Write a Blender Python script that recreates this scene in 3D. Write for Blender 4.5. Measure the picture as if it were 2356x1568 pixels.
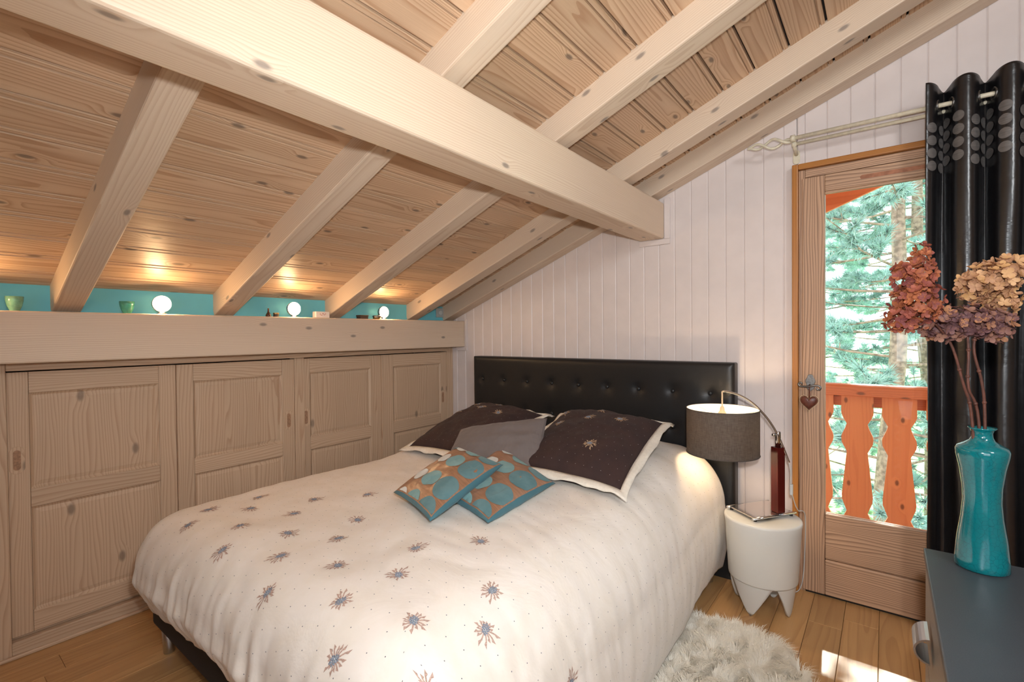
import bpy, bmesh, math, random
from mathutils import Vector, Matrix, noise
PI = math.pi
random.seed(7)
for _o in list(bpy.data.objects):
    bpy.data.objects.remove(_o)
S = bpy.context.scene
C = S.collection

# ------------------------------------------------------------------ camera, world, sun, large lights, exposure
F_PX = 1107.2
cam_d = bpy.data.cameras.new('camera')
cam = bpy.data.objects.new('camera', cam_d); C.objects.link(cam)
cam_d.sensor_width = 36.0
cam_d.lens = F_PX / 2356 * 36.0
cam_d.clip_start = 0.02
def cam_matrix(yaw, pitch, roll, loc):
    f = Vector((math.sin(yaw)*math.cos(pitch), math.cos(yaw)*math.cos(pitch), math.sin(pitch)))
    r = Vector((math.cos(yaw), -math.sin(yaw), 0)); u = r.cross(f)
    r2 = math.cos(roll)*r + math.sin(roll)*u
    u2 = -math.sin(roll)*r + math.cos(roll)*u
    m = Matrix((r2, u2, -f)).transposed().to_4x4()
    m.translation = loc
    return m
cam.matrix_world = cam_matrix(-0.65951, -0.013935, -0.009397, Vector((0, 0, 1.33)))
S.camera = cam

w = bpy.data.worlds.new('sky'); S.world = w; w.use_nodes = True
bg = w.node_tree.nodes['Background']
bg.inputs['Color'].default_value = (0.86, 0.94, 1.0, 1)
bg.inputs['Strength'].default_value = 3.3

SUN_DIR = Vector((0.06, -1.0, -0.857)).normalized()
sd = bpy.data.lights.new('sun', 'SUN'); sd.energy = 30.0; sd.angle = math.radians(0.6); sd.color = (1, 0.95, 0.86)
sun = bpy.data.objects.new('sun', sd); C.objects.link(sun)
sun.rotation_euler = SUN_DIR.to_track_quat('-Z', 'Y').to_euler(); sun.location = (-0.5, 8, 8)

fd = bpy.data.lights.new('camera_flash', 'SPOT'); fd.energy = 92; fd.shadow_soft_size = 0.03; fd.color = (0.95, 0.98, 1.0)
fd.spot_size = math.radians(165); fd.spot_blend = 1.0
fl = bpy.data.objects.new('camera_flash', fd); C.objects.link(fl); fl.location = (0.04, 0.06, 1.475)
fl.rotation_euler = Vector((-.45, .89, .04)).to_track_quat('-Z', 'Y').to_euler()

ad = bpy.data.lights.new('rear_fill_light', 'AREA'); ad.shape = 'RECTANGLE'; ad.size = 1.7; ad.size_y = 1.3; ad.energy = 5; ad.color = (0.95, 0.97, 1.0)  # weak fill light added behind the camera, no window is known there
al = bpy.data.objects.new('rear_fill_light', ad); C.objects.link(al)
al.location = (0.9, -1.56, 1.55); al.rotation_euler = (PI/2, 0, 0)

pd = bpy.data.lights.new('flash_bounce_light', 'AREA'); pd.shape = 'DISK'; pd.size = 0.6; pd.energy = 27; pd.color = (0.94, 0.98, 1.0)  # added unseen disc, stands in for flash bounced off the upper right
pl_ = bpy.data.objects.new('flash_bounce_light', pd); C.objects.link(pl_); pl_.location = (1.70, -0.15, 2.75)
pl_.rotation_euler = Vector((-2.6, 1.9, -1.2)).to_track_quat('-Z', 'Y').to_euler()

S.view_settings.view_transform = 'Standard'
S.view_settings.look = 'None'
S.view_settings.gamma = 1.0
S.view_settings.use_curve_mapping = False
S.view_settings.exposure = 0.15
S.cycles.max_bounces = 5; S.cycles.diffuse_bounces = 3; S.cycles.glossy_bounces = 2; S.cycles.transmission_bounces = 3; S.cycles.transparent_max_bounces = 6
S.cycles.use_adaptive_sampling = True; S.cycles.adaptive_threshold = 0.1

# ------------------------------------------------------------------ helpers
class MB:
    """collects verts and faces (world coordinates) and links them as one mesh object"""
    def __init__(s):
        s.v = []; s.f = []; s.m = []; s.uv = None
    def add(s, vs, fs, mi=0):
        o = len(s.v); s.v.extend([tuple(p) for p in vs])
        for f in fs:
            s.f.append([i + o for i in f]); s.m.append(mi)
        return s
    def box(s, x0, x1, y0, y1, z0, z1, mi=0):
        vs = [(x, y, z) for z in (z0, z1) for y in (y0, y1) for x in (x0, x1)]
        return s.add(vs, [(0, 2, 3, 1), (4, 5, 7, 6), (0, 1, 5, 4), (2, 6, 7, 3), (0, 4, 6, 2), (1, 3, 7, 5)], mi)
    def prism(s, poly, a, b, fn, mi=0):
        """poly: 2d points; fn(p, q, t) -> 3d point; extruded from t=a to t=b"""
        n = len(poly)
        vs = [fn(p[0], p[1], a) for p in poly] + [fn(p[0], p[1], b) for p in poly]
        fs = [(i, (i+1) % n, n + (i+1) % n, n + i) for i in range(n)]
        fs += [tuple(range(n-1, -1, -1)), tuple(range(n, 2*n))]
        return s.add(vs, fs, mi)
    def tube(s, pts, rad, seg=10, mi=0, caps=True):
        pts = [Vector(p) for p in pts]; n = len(pts)
        if not isinstance(rad, (list, tuple)): rad = [rad]*n
        t0 = (pts[1]-pts[0]).normalized()
        up = Vector((0, 0, 1)) if abs(t0.z) < .9 else Vector((1, 0, 0))
        a = t0.cross(up).normalized()
        vs = []
        for i in range(n):
            t = (pts[min(i+1, n-1)]-pts[max(i-1, 0)]).normalized()
            a = (a - t*a.dot(t)).normalized(); b = t.cross(a)
            for k in range(seg):
                an = 2*PI*k/seg
                vs.append(pts[i] + (a*math.cos(an)+b*math.sin(an))*rad[i])
        fs = [(i*seg+k, i*seg+(k+1) % seg, (i+1)*seg+(k+1) % seg, (i+1)*seg+k) for i in range(n-1) for k in range(seg)]
        if caps:
            fs += [tuple(range(seg-1, -1, -1)), tuple(range((n-1)*seg, n*seg))]
        return s.add(vs, fs, mi)
    def lathe(s, prof, cx, cy, cz=0, seg=32, mi=0, sx=1, sy=1):
        vs = []; n = len(prof)
        for r, z in prof:
            for k in range(seg):
                an = 2*PI*k/seg
                vs.append((cx+r*math.cos(an)*sx, cy+r*math.sin(an)*sy, cz+z))
        fs = [(i*seg+k, i*seg+(k+1) % seg, (i+1)*seg+(k+1) % seg, (i+1)*seg+k) for i in range(n-1) for k in range(seg)]
        fs += [tuple(range(seg-1, -1, -1)), tuple(range((n-1)*seg, n*seg))]
        return s.add(vs, fs, mi)
    def ball(s, c, r, seg=14, rings=8, mi=0, sc=(1, 1, 1)):
        vs = [(c[0], c[1], c[2]-r*sc[2])]
        for i in range(1, rings):
            th = PI*i/rings
            for k in range(seg):
                an = 2*PI*k/seg
                vs.append((c[0]+r*sc[0]*math.sin(th)*math.cos(an), c[1]+r*sc[1]*math.sin(th)*math.sin(an), c[2]-r*sc[2]*math.cos(th)))
        vs.append((c[0], c[1], c[2]+r*sc[2])); L = len(vs)-1
        fs = [(0, 1+(k+1) % seg, 1+k) for k in range(seg)]
        for i in range(rings-2):
            for k in range(seg):
                a = 1+i*seg+k; b = 1+i*seg+(k+1) % seg
                fs.append((a, b, b+seg, a+seg))
        o = 1+(rings-2)*seg
        fs += [(o+k, o+(k+1) % seg, L) for k in range(seg)]
        return s.add(vs, fs, mi)
    def grid(s, fn, nu, nv, mi=0, flip=False):
        vs = [fn(i/nu, j/nv) for j in range(nv+1) for i in range(nu+1)]
        W_ = nu+1
        fs = [(j*W_+i, j*W_+i+1, (j+1)*W_+i+1, (j+1)*W_+i) for j in range(nv) for i in range(nu)]
        if flip: fs = [f[::-1] for f in fs]
        return s.add(vs, fs, mi)
    def build(s, name, mat, parent=None, smooth=False, bevel=0, at=None, seg=2, angle=40, kind=None):
        """at: world position of the object's own frame origin (children of a thing use the thing's origin)"""
        org = Vector((0, 0, 0))
        if parent is not None: org = parent_origin(parent)
        elif at is not None: org = Vector(at)
        me = bpy.data.meshes.new(name)
        me.from_pydata([tuple(Vector(p)-org) for p in s.v], [], s.f)
        for mm in (mat if isinstance(mat, (list, tuple)) else [mat]): me.materials.append(mm)
        me.polygons.foreach_set('material_index', s.m)
        if s.uv:
            uvl = me.uv_layers.new(name='UVMap')
            for l in me.loops: uvl.data[l.index].uv = s.uv[l.vertex_index]
        bm = bmesh.new(); bm.from_mesh(me)
        bmesh.ops.recalc_face_normals(bm, faces=bm.faces)
        bm.to_mesh(me); bm.free()
        if smooth: me.polygons.foreach_set('use_smooth', [True]*len(me.polygons))
        o = bpy.data.objects.new(name, me); C.objects.link(o)
        if parent is not None: o.parent = parent
        else: o.location = org
        ORG[o] = org
        if bevel:
            md = o.modifiers.new('bevel', 'BEVEL'); md.width = bevel; md.segments = seg; md.limit_method = 'ANGLE'; md.angle_limit = math.radians(angle)
        if kind: o['kind'] = kind
        return o
ORG = {}
def parent_origin(o):
    return ORG.get(o, Vector((0, 0, 0)))
def empty(name, loc):
    o = bpy.data.objects.new(name, None); C.objects.link(o); o.location = loc; o.empty_display_size = .05
    ORG[o] = Vector(loc); return o
def tag(o, label, cat, group=None):
    o['label'] = label; o['category'] = cat
    if group: o['group'] = group
    return o
def thing(name, label, cat, loc, group=None):
    return tag(empty(name, loc), label, cat, group)
def struct(o):
    o['kind'] = 'structure'; return o
def boxmb(*a): return MB().box(*a)

def shared_box(name, cache, size, loc, mat, parent, bevel=0.0):
    """a box piece centred at loc (world), mesh data shared between alike pieces"""
    key = tuple(round(x, 4) for x in size) + (mat.name,)
    if key not in cache:
        x, y, z = (q/2 for q in size)
        b = MB().box(-x, x, -y, y, -z, z)
        me = bpy.data.meshes.new(name); me.from_pydata(b.v, [], b.f); me.materials.append(mat)
        if bevel:
            bm = bmesh.new(); bm.from_mesh(me)
            bmesh.ops.bevel(bm, geom=list(bm.edges), offset=bevel, segments=1, affect='EDGES')
            bm.to_mesh(me); bm.free()
        cache[key] = me
    o = bpy.data.objects.new(name, cache[key]); C.objects.link(o)
    o.parent = parent; o.location = Vector(loc)-parent_origin(parent)
    ORG[o] = Vector(loc)
    return o

# ------------------------------------------------------------------ materials
def build_raw(mb, name, mat, parent):
    me = bpy.data.meshes.new(name); org = parent_origin(parent)
    me.from_pydata([(p[0]-org.x, p[1]-org.y, p[2]-org.z) for p in mb.v], [], mb.f); me.materials.append(mat)
    o = bpy.data.objects.new(name, me); C.objects.link(o); o.parent = parent; return o
def new_mat(name):
    m = bpy.data.materials.new(name); m.use_nodes = True
    nt = m.node_tree; nt.nodes.clear()
    out = nt.nodes.new('ShaderNodeOutputMaterial'); p = nt.nodes.new('ShaderNodeBsdfPrincipled')
    nt.links.new(p.outputs[0], out.inputs[0])
    return m, nt, p, out
class NT:
    def __init__(s, nt): s.nt = nt
    def n(s, t, **k):
        x = s.nt.nodes.new(t)
        for a, b in k.items(): setattr(x, a, b)
        return x
    def l(s, a, b): s.nt.links.new(a, b)
    def val(s, sock, v):
        if isinstance(v, (int, float, tuple)): sock.default_value = v
        else: s.l(v, sock)
    def math(s, op, a, b=0.0, c=0.0, clamp=False):
        x = s.n('ShaderNodeMath', operation=op, use_clamp=clamp)
        for i, v in enumerate((a, b, c)): s.val(x.inputs[i], v)
        return x.outputs[0]
    def vmath(s, op, a, b=(0, 0, 0)):
        x = s.n('ShaderNodeVectorMath', operation=op)
        s.val(x.inputs[0], a); s.val(x.inputs[1], b)
        return x.outputs[0]
    def comb(s, a, b, c):
        x = s.n('ShaderNodeCombineXYZ')
        for i, v in enumerate((a, b, c)): s.val(x.inputs[i], v)
        return x.outputs[0]
    def sep(s, v):
        x = s.n('ShaderNodeSeparateXYZ'); s.l(v, x.inputs[0]); return x.outputs
    def noise(s, vec, scale, detail=2.0, rough=.5, dist=0.0):
        x = s.n('ShaderNodeTexNoise'); s.l(vec, x.inputs['Vector'])
        x.inputs['Scale'].default_value = scale; x.inputs['Detail'].default_value = detail
        x.inputs['Roughness'].default_value = rough; x.inputs['Distortion'].default_value = dist
        return x.outputs
    def mapr(s, v, a, b, c, d, smooth=True):
        x = s.n('ShaderNodeMapRange', interpolation_type='SMOOTHSTEP' if smooth else 'LINEAR')
        s.val(x.inputs[0], v)
        for i, q in enumerate((a, b, c, d)): x.inputs[i+1].default_value = q
        return x.outputs[0]
    def mix(s, f, a, b, blend='MIX'):
        x = s.n('ShaderNodeMix', data_type='RGBA', blend_type=blend)
        s.val(x.inputs['Factor'], f)
        for key, v in (('A', a), ('B', b)):
            sk = [i for i in x.inputs if i.name == key and i.type == 'RGBA'][0]
            if isinstance(v, tuple): sk.default_value = (*v[:3], 1)
            else: s.l(v, sk)
        return [o for o in x.outputs if o.type == 'RGBA'][0]
    def bump(s, hgt, strength, dist=.002):
        x = s.n('ShaderNodeBump'); s.l(hgt, x.inputs['Height'])
        x.inputs['Strength'].default_value = strength; x.inputs['Distance'].default_value = dist
        return x.outputs[0]

def srgb(r, g, b):
    f = lambda c: (c/255/12.92) if c/255 <= .04045 else ((c/255+.055)/1.055)**2.4
    return (f(r), f(g), f(b))

def plain(name, col, rough=.5, metal=0, coat=0, spec=.5, noise_amt=.0, nscale=40, bump=0, sheen=0):
    m, nt, p, out = new_mat(name); N = NT(nt)
    p.inputs['Roughness'].default_value = rough; p.inputs['Metallic'].default_value = metal
    p.inputs['Coat Weight'].default_value = coat; p.inputs['Specular IOR Level'].default_value = spec
    p.inputs['Sheen Weight'].default_value = sheen
    tc = N.n('ShaderNodeTexCoord').outputs['Object']
    nz = N.noise(tc, nscale, 3)
    k = N.mapr(nz[0], .3, .7, -1, 1, False)
    c2 = tuple(max(0, c*(1-noise_amt)) for c in col); c3 = tuple(min(1, c*(1+noise_amt)) for c in col)
    N.l(N.mix(N.mapr(nz[0], .3, .7, 0, 1), c2, c3), p.inputs['Base Color'])
    if bump: N.l(N.bump(nz[0], bump), p.inputs['Normal'])
    return m

def wood(name, axis, light, dark, knot=(.16, .11, .08), freq=110, rough=.55, knots=1.0, ring=.7, bump=.25, tint=.12, pith=.06, kscale=(3.6, 7.0), fibre=.35, warp=.028, ksize=.13):
    """sawn conifer: growth rings around a wandering pith, knots that push the rings aside, fine fibre"""
    m, nt, p, out = new_mat(name); N = NT(nt)
    tc = N.n('ShaderNodeTexCoord').outputs['Object']
    rnd = N.n('ShaderNodeObjectInfo').outputs['Random']
    x, y, z = N.sep(tc)
    L, A, B = {'x': (x, y, z), 'y': (y, x, z), 'z': (z, x, y)}[axis]
    L = N.math('ADD', L, N.math('MULTIPLY', rnd, 57.3))
    r2 = N.math('FRACT', N.math('MULTIPLY', rnd, 71.7)); r3 = N.math('FRACT', N.math('MULTIPLY', rnd, 193.1))
    A1 = N.math('ADD', A, N.math('MULTIPLY', N.math('SUBTRACT', r2, .5), .12))
    B1 = N.math('ADD', B, N.math('MULTIPLY_ADD', r3, .07, pith))
    off = N.math('MULTIPLY', r2, 31.0)
    v1 = N.comb(N.math('MULTIPLY', L, .55), N.math('MULTIPLY_ADD', A, 5.0, off), N.math('MULTIPLY', B, 5.0))
    nz = N.n('ShaderNodeTexNoise'); N.l(v1, nz.inputs['Vector']); nz.inputs['Scale'].default_value = 1.3; nz.inputs['Detail'].default_value = 2.5
    nc = N.sep(nz.outputs['Color'])
    A2 = N.math('ADD', A1, N.math('MULTIPLY', N.math('SUBTRACT', nc[0], .5), warp*2))
    B2 = N.math('ADD', B1, N.math('MULTIPLY', N.math('SUBTRACT', nc[1], .5), warp*2.4))
    r = N.math('SQRT', N.math('ADD', N.math('MULTIPLY', A2, A2), N.math('MULTIPLY', B2, B2)))
    # knots
    vor = N.n('ShaderNodeTexVoronoi', feature='F1', voronoi_dimensions='2D')
    N.l(N.comb(N.math('MULTIPLY', L, kscale[0]), N.math('MULTIPLY_ADD', N.math('ADD', A, B), kscale[1], off), 0.0), vor.inputs['Vector'])
    vor.inputs['Scale'].default_value = 1.0
    d = vor.outputs['Distance']
    has = N.math('GREATER_THAN', N.sep(vor.outputs['Color'])[0], 1-.55*knots)
    push = N.math('MULTIPLY', N.mapr(d, 0, .34, .014, 0), has)
    r = N.math('ADD', r, push)
    rings = N.math('FRACT', N.math('MULTIPLY', r, freq))
    rr = N.n('ShaderNodeValToRGB'); N.l(rings, rr.inputs[0])
    e = rr.color_ramp.elements; e[0].position = 0; e[0].color = (.25, .25, .25, 1); e[1].position = 1.0; e[1].color = (.9, .9, .9, 1)
    q = rr.color_ramp.elements.new(.12); q.color = (0, 0, 0, 1)
    q = rr.color_ramp.elements.new(.55); q.color = (.25, .25, .25, 1)
    q = rr.color_ramp.elements.new(.9); q.color = (1, 1, 1, 1)
    fib = N.noise(N.comb(N.math('MULTIPLY', L, 5), N.math('MULTIPLY', A, 260), N.math('MULTIPLY', B, 260)), 1.0, 2)[0]
    low = N.noise(N.comb(N.math('MULTIPLY', L, 1.1), N.math('MULTIPLY_ADD', A, 4.0, off), N.math('MULTIPLY', B, 4.0)), 1.0, 2)[0]
    fac = N.math('MULTIPLY', rr.outputs[0], ring)
    fac = N.math('ADD', fac, N.math('MULTIPLY', N.math('SUBTRACT', fib, .5), fibre), clamp=True)
    col = N.mix(fac, light, dark)
    # tint per piece and slow blotches
    t = N.math('ADD', N.math('MULTIPLY', N.math('SUBTRACT', low, .5), tint*2.2), N.math('MULTIPLY', N.math('SUBTRACT', r3, .5), tint))
    hs = N.n('ShaderNodeHueSaturation'); N.l(col, hs.inputs['Color']); N.l(N.math('ADD', 1.0, t), hs.inputs['Value'])
    hs.inputs['Saturation'].default_value = 1.0
    km = N.math('MULTIPLY', N.mapr(d, ksize*.35, ksize, 1, 0), has)
    col = N.mix(N.math('MULTIPLY', km, .8), hs.outputs[0], knot)
    N.l(col, p.inputs['Base Color'])
    p.inputs['Roughness'].default_value = rough
    if bump:
        N.l(N.bump(fib, bump, .0012), p.inputs['Normal'])
    return m

M = {}
lw, dw = srgb(226, 198, 168), srgb(190, 148, 112)
for ax in 'xyz':
    M['deck_'+ax] = wood('whitewashed_deck_pine_'+ax, ax, srgb(217, 185, 153), srgb(178, 134, 100), freq=150, ring=.70, rough=.42, bump=.45, tint=.12, knots=.55, warp=.024, kscale=(4.0, 7.5), ksize=.12)
    M['beam_'+ax] = wood('whitewashed_beam_spruce_'+ax, ax, srgb(224, 203, 180), srgb(200, 169, 141), freq=130, ring=.55, bump=.3, tint=.06, knots=.4, kscale=(3.6, 8.0), knot=(.24, .19, .16), ksize=.10)
    M['ward_'+ax] = wood('limed_wardrobe_pine_'+ax, ax, srgb(210, 181, 152), srgb(178, 139, 110), freq=75, ring=.6, bump=.3, tint=.1, knots=.07, knot=(.24, .17, .12), warp=.07)
    M['larch_'+ax] = wood('aged_larch_door_'+ax, ax, srgb(202, 163, 132), srgb(130, 95, 72), freq=85, ring=.8, bump=.4, tint=.1, knots=.2, warp=.06)
M['trim'] = wood('varnished_door_trim', 'z', srgb(186, 124, 62), srgb(150, 92, 42), freq=120, ring=.5, bump=.1, knots=0, rough=.35)
M['oak'] = wood('oiled_oak_floor', 'y', srgb(202, 156, 104), srgb(168, 120, 74), freq=70, ring=.45, bump=.12, tint=.22, knots=.3, rough=.32, warp=.04, ksize=.05)
M['stain_z'] = wood('orange_stained_balcony_wood', 'z', srgb(216, 126, 80), srgb(192, 98, 60), knot=(.12, .03, .012), freq=60, ring=.4, bump=.05, tint=.1, knots=.6, rough=.5, kscale=(5, 9), ksize=.14)
M['stain_x'] = wood('orange_stained_balcony_rail', 'x', srgb(200, 104, 62), srgb(164, 74, 42), knot=(.12, .03, .012), freq=60, ring=.4, bump=.05, tint=.1, knots=1, rough=.5)
M['redwood'] = wood('dark_red_lacquered_wood', 'z', srgb(84, 22, 17), srgb(62, 13, 11), freq=120, ring=.5, bump=0, knots=0, rough=.22)
M['teal_wall'] = plain('turquoise_wall_paint', srgb(116, 206, 222), .7, noise_amt=.04, nscale=6)
M['white_wood'] = plain('white_painted_boarding', srgb(226, 214, 210), .42, noise_amt=.025, nscale=9, bump=.05)
M['dark_gap'] = plain('dark_shadow_gap', (.02, .015, .012), .9)
M['plaster'] = plain('white_plaster', srgb(225, 218, 210), .8, noise_amt=.02)
M['beige'] = plain('beige_wall_paint', srgb(186, 164, 142), .8, noise_amt=.03)
M['leather'] = plain('black_leatherette', (.012, .012, .013), .42, noise_amt=.15, nscale=300, bump=.12)
M['base_fabric'] = plain('dark_bed_base_fabric', (.012, .012, .014), .75, noise_amt=.2, nscale=200, bump=.1)
M['chrome'] = plain('chrome', (.78, .78, .8), .08, 1)
M['steel'] = plain('brushed_steel', (.55, .56, .58), .3, 1)
M['iron'] = plain('pewter_iron', (.2, .19, .18), .35, .9, noise_amt=.2, nscale=90, bump=.2)
M['brass'] = plain('old_brass', (.3, .2, .09), .35, .9, noise_amt=.2)
M['cream_iron'] = plain('cream_painted_iron', srgb(224, 214, 190), .4, noise_amt=.08, nscale=60, bump=.1)
M['plate'] = plain('mirror_base_plate', (.72, .66, .62), .06, .95)
M['bulb'] = None
M['dresser'] = plain('graphite_satin_lacquer', (.055, .064, .074), .36, noise_amt=.1, nscale=400, bump=.05)
M['dresser_front'] = plain('grey_metallic_drawer_front', (.30, .27, .24), .38, .6, noise_amt=.1, nscale=200)
M['handle_al'] = plain('matt_aluminium', (.6, .61, .65), .3, 1)
M['plastic'] = plain('clear_grey_plastic', (.6, .6, .58), .25)
M['leather_brown'] = plain('red_brown_leather', (.13, .035, .02), .4, noise_amt=.25, nscale=60, bump=.2)
M['thread'] = plain('cream_thread', srgb(225, 200, 165), .7)
M['bowl'] = plain('celadon_glaze', srgb(120, 178, 150), .25, noise_amt=.25, nscale=30, coat=.5)
M['bowl2'] = plain('jade_glaze', srgb(70, 160, 138), .25, noise_amt=.25, nscale=30, coat=.5)
M['dark_wood_box'] = plain('dark_brown_box', (.05, .03, .022), .5, noise_amt=.2)
M['switch'] = plain('grey_switch_plastic', (.45, .47, .46), .4)
M['ground'] = plain('lawn', srgb(130, 176, 110), .9, noise_amt=.4, nscale=3)
M['bark'] = plain('pine_bark', srgb(150, 128, 112), .9, noise_amt=.4, nscale=18, bump=.6)
M['needles'] = plain('blue_green_pine_needles', srgb(158, 192, 184), .6, noise_amt=.25, nscale=1.5)
M['shrub'] = plain('olive_shrub_leaves', srgb(150, 160, 90), .7, noise_amt=.35, nscale=4)
M['rock'] = plain('balcony_deck_wood', srgb(170, 110, 70), .7, noise_amt=.2)
M['copper_fabric'] = None

def emit(name, col, strength):
    m = bpy.data.materials.new(name); m.use_nodes = True; nt = m.node_tree; nt.nodes.clear()
    o = nt.nodes.new('ShaderNodeOutputMaterial'); e = nt.nodes.new('ShaderNodeEmission')
    e.inputs[0].default_value = (*col, 1); e.inputs[1].default_value = strength
    nt.links.new(e.outputs[0], o.inputs[0]); return m
M['spot_bulb'] = emit('halogen_bulb', (1.0, .64, .32), 110)
M['lamp_bulb'] = emit('lamp_bulb', (1.0, .74, .46), 110)

def glass_mat():
    m = bpy.data.materials.new('window_glass'); m.use_nodes = True; nt = m.node_tree; nt.nodes.clear(); N = NT(nt)
    o = N.n('ShaderNodeOutputMaterial'); t = N.n('ShaderNodeBsdfTransparent'); g = N.n('ShaderNodeBsdfGlossy'); g.inputs['Roughness'].default_value = .01
    fr = N.n('ShaderNodeFresnel'); fr.inputs[0].default_value = 1.45
    mx = N.n('ShaderNodeMixShader'); N.l(fr.outputs[0], mx.inputs[0]); N.l(t.outputs[0], mx.inputs[1]); N.l(g.outputs[0], mx.inputs[2])
    N.l(mx.outputs[0], o.inputs[0]); t.inputs[0].default_value = (.96, .985, .98, 1); return m
M['glass'] = glass_mat()

def translucent(name, col, rough=.5, trans=.3, tcol=None, weave=0):
    m, nt, p, out = new_mat(name); N = NT(nt)
    p.inputs['Roughness'].default_value = rough
    tr = N.n('ShaderNodeBsdfTranslucent'); tr.inputs[0].default_value = (*(tcol or col), 1)
    mx = N.n('ShaderNodeMixShader'); mx.inputs[0].default_value = trans
    N.l(p.outputs[0], mx.inputs[1]); N.l(tr.outputs[0], mx.inputs[2]); N.l(mx.outputs[0], out.inputs[0])
    tc = N.n('ShaderNodeTexCoord').outputs['Object']
    if weave:
        x, y, z = N.sep(tc)
        a = N.noise(N.comb(N.math('MULTIPLY', x, 40), N.math('MULTIPLY', y, 40), N.math('MULTIPLY', z, 900)), 1, 2)[0]
        b = N.noise(N.comb(N.math('MULTIPLY', x, 700), N.math('MULTIPLY', y, 700), N.math('MULTIPLY', z, 30)), 1, 2)[0]
        f = N.mapr(N.math('ADD', a, b), .8, 1.2, 0, 1)
        N.l(N.mix(f, tuple(c*.6 for c in col), tuple(min(1, c*1.3) for c in col)), p.inputs['Base Color'])
    else:
        nz = N.noise(tc, 30, 2)[0]
        N.l(N.mix(nz, tuple(c*.97 for c in col), col), p.inputs['Base Color'])
    return m
M['shade'] = translucent('grey_brown_linen_shade', (.10, .088, .078), .8, .10, (.5, .32, .2), 1)
M['shade_in'] = translucent('white_shade_lining', (.85, .82, .76), .7, .15)
M['stool'] = translucent('milky_white_plastic', srgb(246, 244, 238), .32, .22, srgb(246, 240, 228))
M['shell'] = translucent('frosted_socket_plastic', (.75, .7, .62), .4, .5, (.9, .7, .5))
M['white_flange'] = plain('ivory_linen_edge', srgb(235, 226, 212), .8, noise_amt=.05, nscale=80, bump=.1)

def fabric(name, col, col2=None, dots=None, dotcol=(.1, .1, .12), dotr=.0016, rough=.85, wrinkle=.3, ribs=0, sheen=.1):
    """cloth with UV in metres: woven grain, optional printed pin dots on a lattice, optional ribs"""
    m, nt, p, out = new_mat(name); N = NT(nt)
    p.inputs['Roughness'].default_value = rough; p.inputs['Sheen Weight'].default_value = sheen
    uv = N.n('ShaderNodeTexCoord').outputs['UV']
    nz = N.noise(uv, 9, 4, .6)[0]
    c = N.mix(N.mapr(nz, .35, .65, 0, 1), col, col2 or tuple(q*.93 for q in col))
    u, v, _ = N.sep(uv)
    if ribs:
        sx = N.math('SINE', N.math('MULTIPLY', u, 2*PI*ribs))
        c = N.mix(N.mapr(sx, -1, .2, .35, 0), c, tuple(q*.45 for q in col))
    if dots:
        g = N.math('DIVIDE', u, dots); hh = N.math('DIVIDE', v, dots)
        row = N.math('FLOOR', hh)
        g = N.math('ADD', g, N.math('MULTIPLY', N.math('MODULO', row, 2.0), .5))
        fu = N.math('SUBTRACT', N.math('FRACT', g), .5); fv = N.math('SUBTRACT', N.math('FRACT', hh), .5)
        dd = N.math('SQRT', N.math('ADD', N.math('MULTIPLY', fu, fu), N.math('MULTIPLY', fv, fv)))
        c = N.mix(N.mapr(dd, dotr/dots*.8, dotr/dots*1.2, 1, 0), c, dotcol)
    N.l(c, p.inputs['Base Color'])
    wv = N.noise(uv, 5, 5, .55, .6)[0]
    if ribs: wv = N.math('ADD', N.math('MULTIPLY', sx, .12), wv)
    N.l(N.bump(wv, wrinkle, .03), p.inputs['Normal'])
    return m
M['duvet'] = fabric('ivory_cotton_with_pin_dots', srgb(240, 231, 222), srgb(236, 226, 214), dots=.052, dotcol=(.14, .14, .16), dotr=.0015, wrinkle=.22)
M['plum'] = fabric('dark_plum_cotton_with_pin_dots', (.044, .020, .017), (.034, .016, .015), dots=.045, dotcol=(.45, .42, .42), dotr=.0011, wrinkle=.2, sheen=.02)
M['grey_cord'] = fabric('grey_fine_corduroy', srgb(120, 108, 104), ribs=150, wrinkle=.12)
M['teal_dark'] = fabric('teal_chenille', srgb(84, 126, 133), srgb(104, 142, 148), rough=.8, wrinkle=.1)
M['teal_light'] = fabric('pale_teal_chenille', srgb(130, 170, 170), srgb(114, 156, 160), rough=.8, wrinkle=.1)
M['silver'] = fabric('silver_white_chenille', srgb(222, 222, 218), srgb(208, 212, 210), rough=.7, wrinkle=.1)
M['teal_back'] = fabric('teal_cushion_backing', srgb(68, 114, 126), rough=.7, wrinkle=.15)
def satin(name, col, rough):
    m, nt, p, out = new_mat(name); N = NT(nt)
    uv = N.n('ShaderNodeTexCoord').outputs['UV']; u, v, _ = N.sep(uv)
    nz = N.noise(N.comb(N.math('MULTIPLY', u, 12), N.math('MULTIPLY', v, 260), 0.0), 1, 3)[0]
    N.l(N.mix(N.mapr(nz, .35, .65, 0, 1), tuple(c*.8 for c in col), tuple(c*1.12 for c in col)), p.inputs['Base Color'])
    p.inputs['Roughness'].default_value = rough; p.inputs['Sheen Weight'].default_value = .0
    p.inputs['Specular IOR Level'].default_value = .9
    wv = N.noise(uv, 7, 4, .55, .5)[0]
    N.l(N.bump(N.math('ADD', wv, N.math('MULTIPLY', nz, .04)), .2, .02), p.inputs['Normal'])
    return m
M['copper_fabric'] = satin('copper_satin', srgb(166, 122, 94), .34)
M['curtain'] = satin('black_satin_curtain', (.009, .0085, .010), .28)
M['disc'] = satin('charcoal_velvet_disc', (.13, .12, .115), .42)
M['bead'] = plain('blue_grey_embroidery', srgb(122, 134, 150), .5, noise_amt=.6, nscale=500)
M['needle_thread'] = plain('brown_pink_embroidery', srgb(188, 158, 144), .7, noise_amt=.25, nscale=300)
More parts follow.
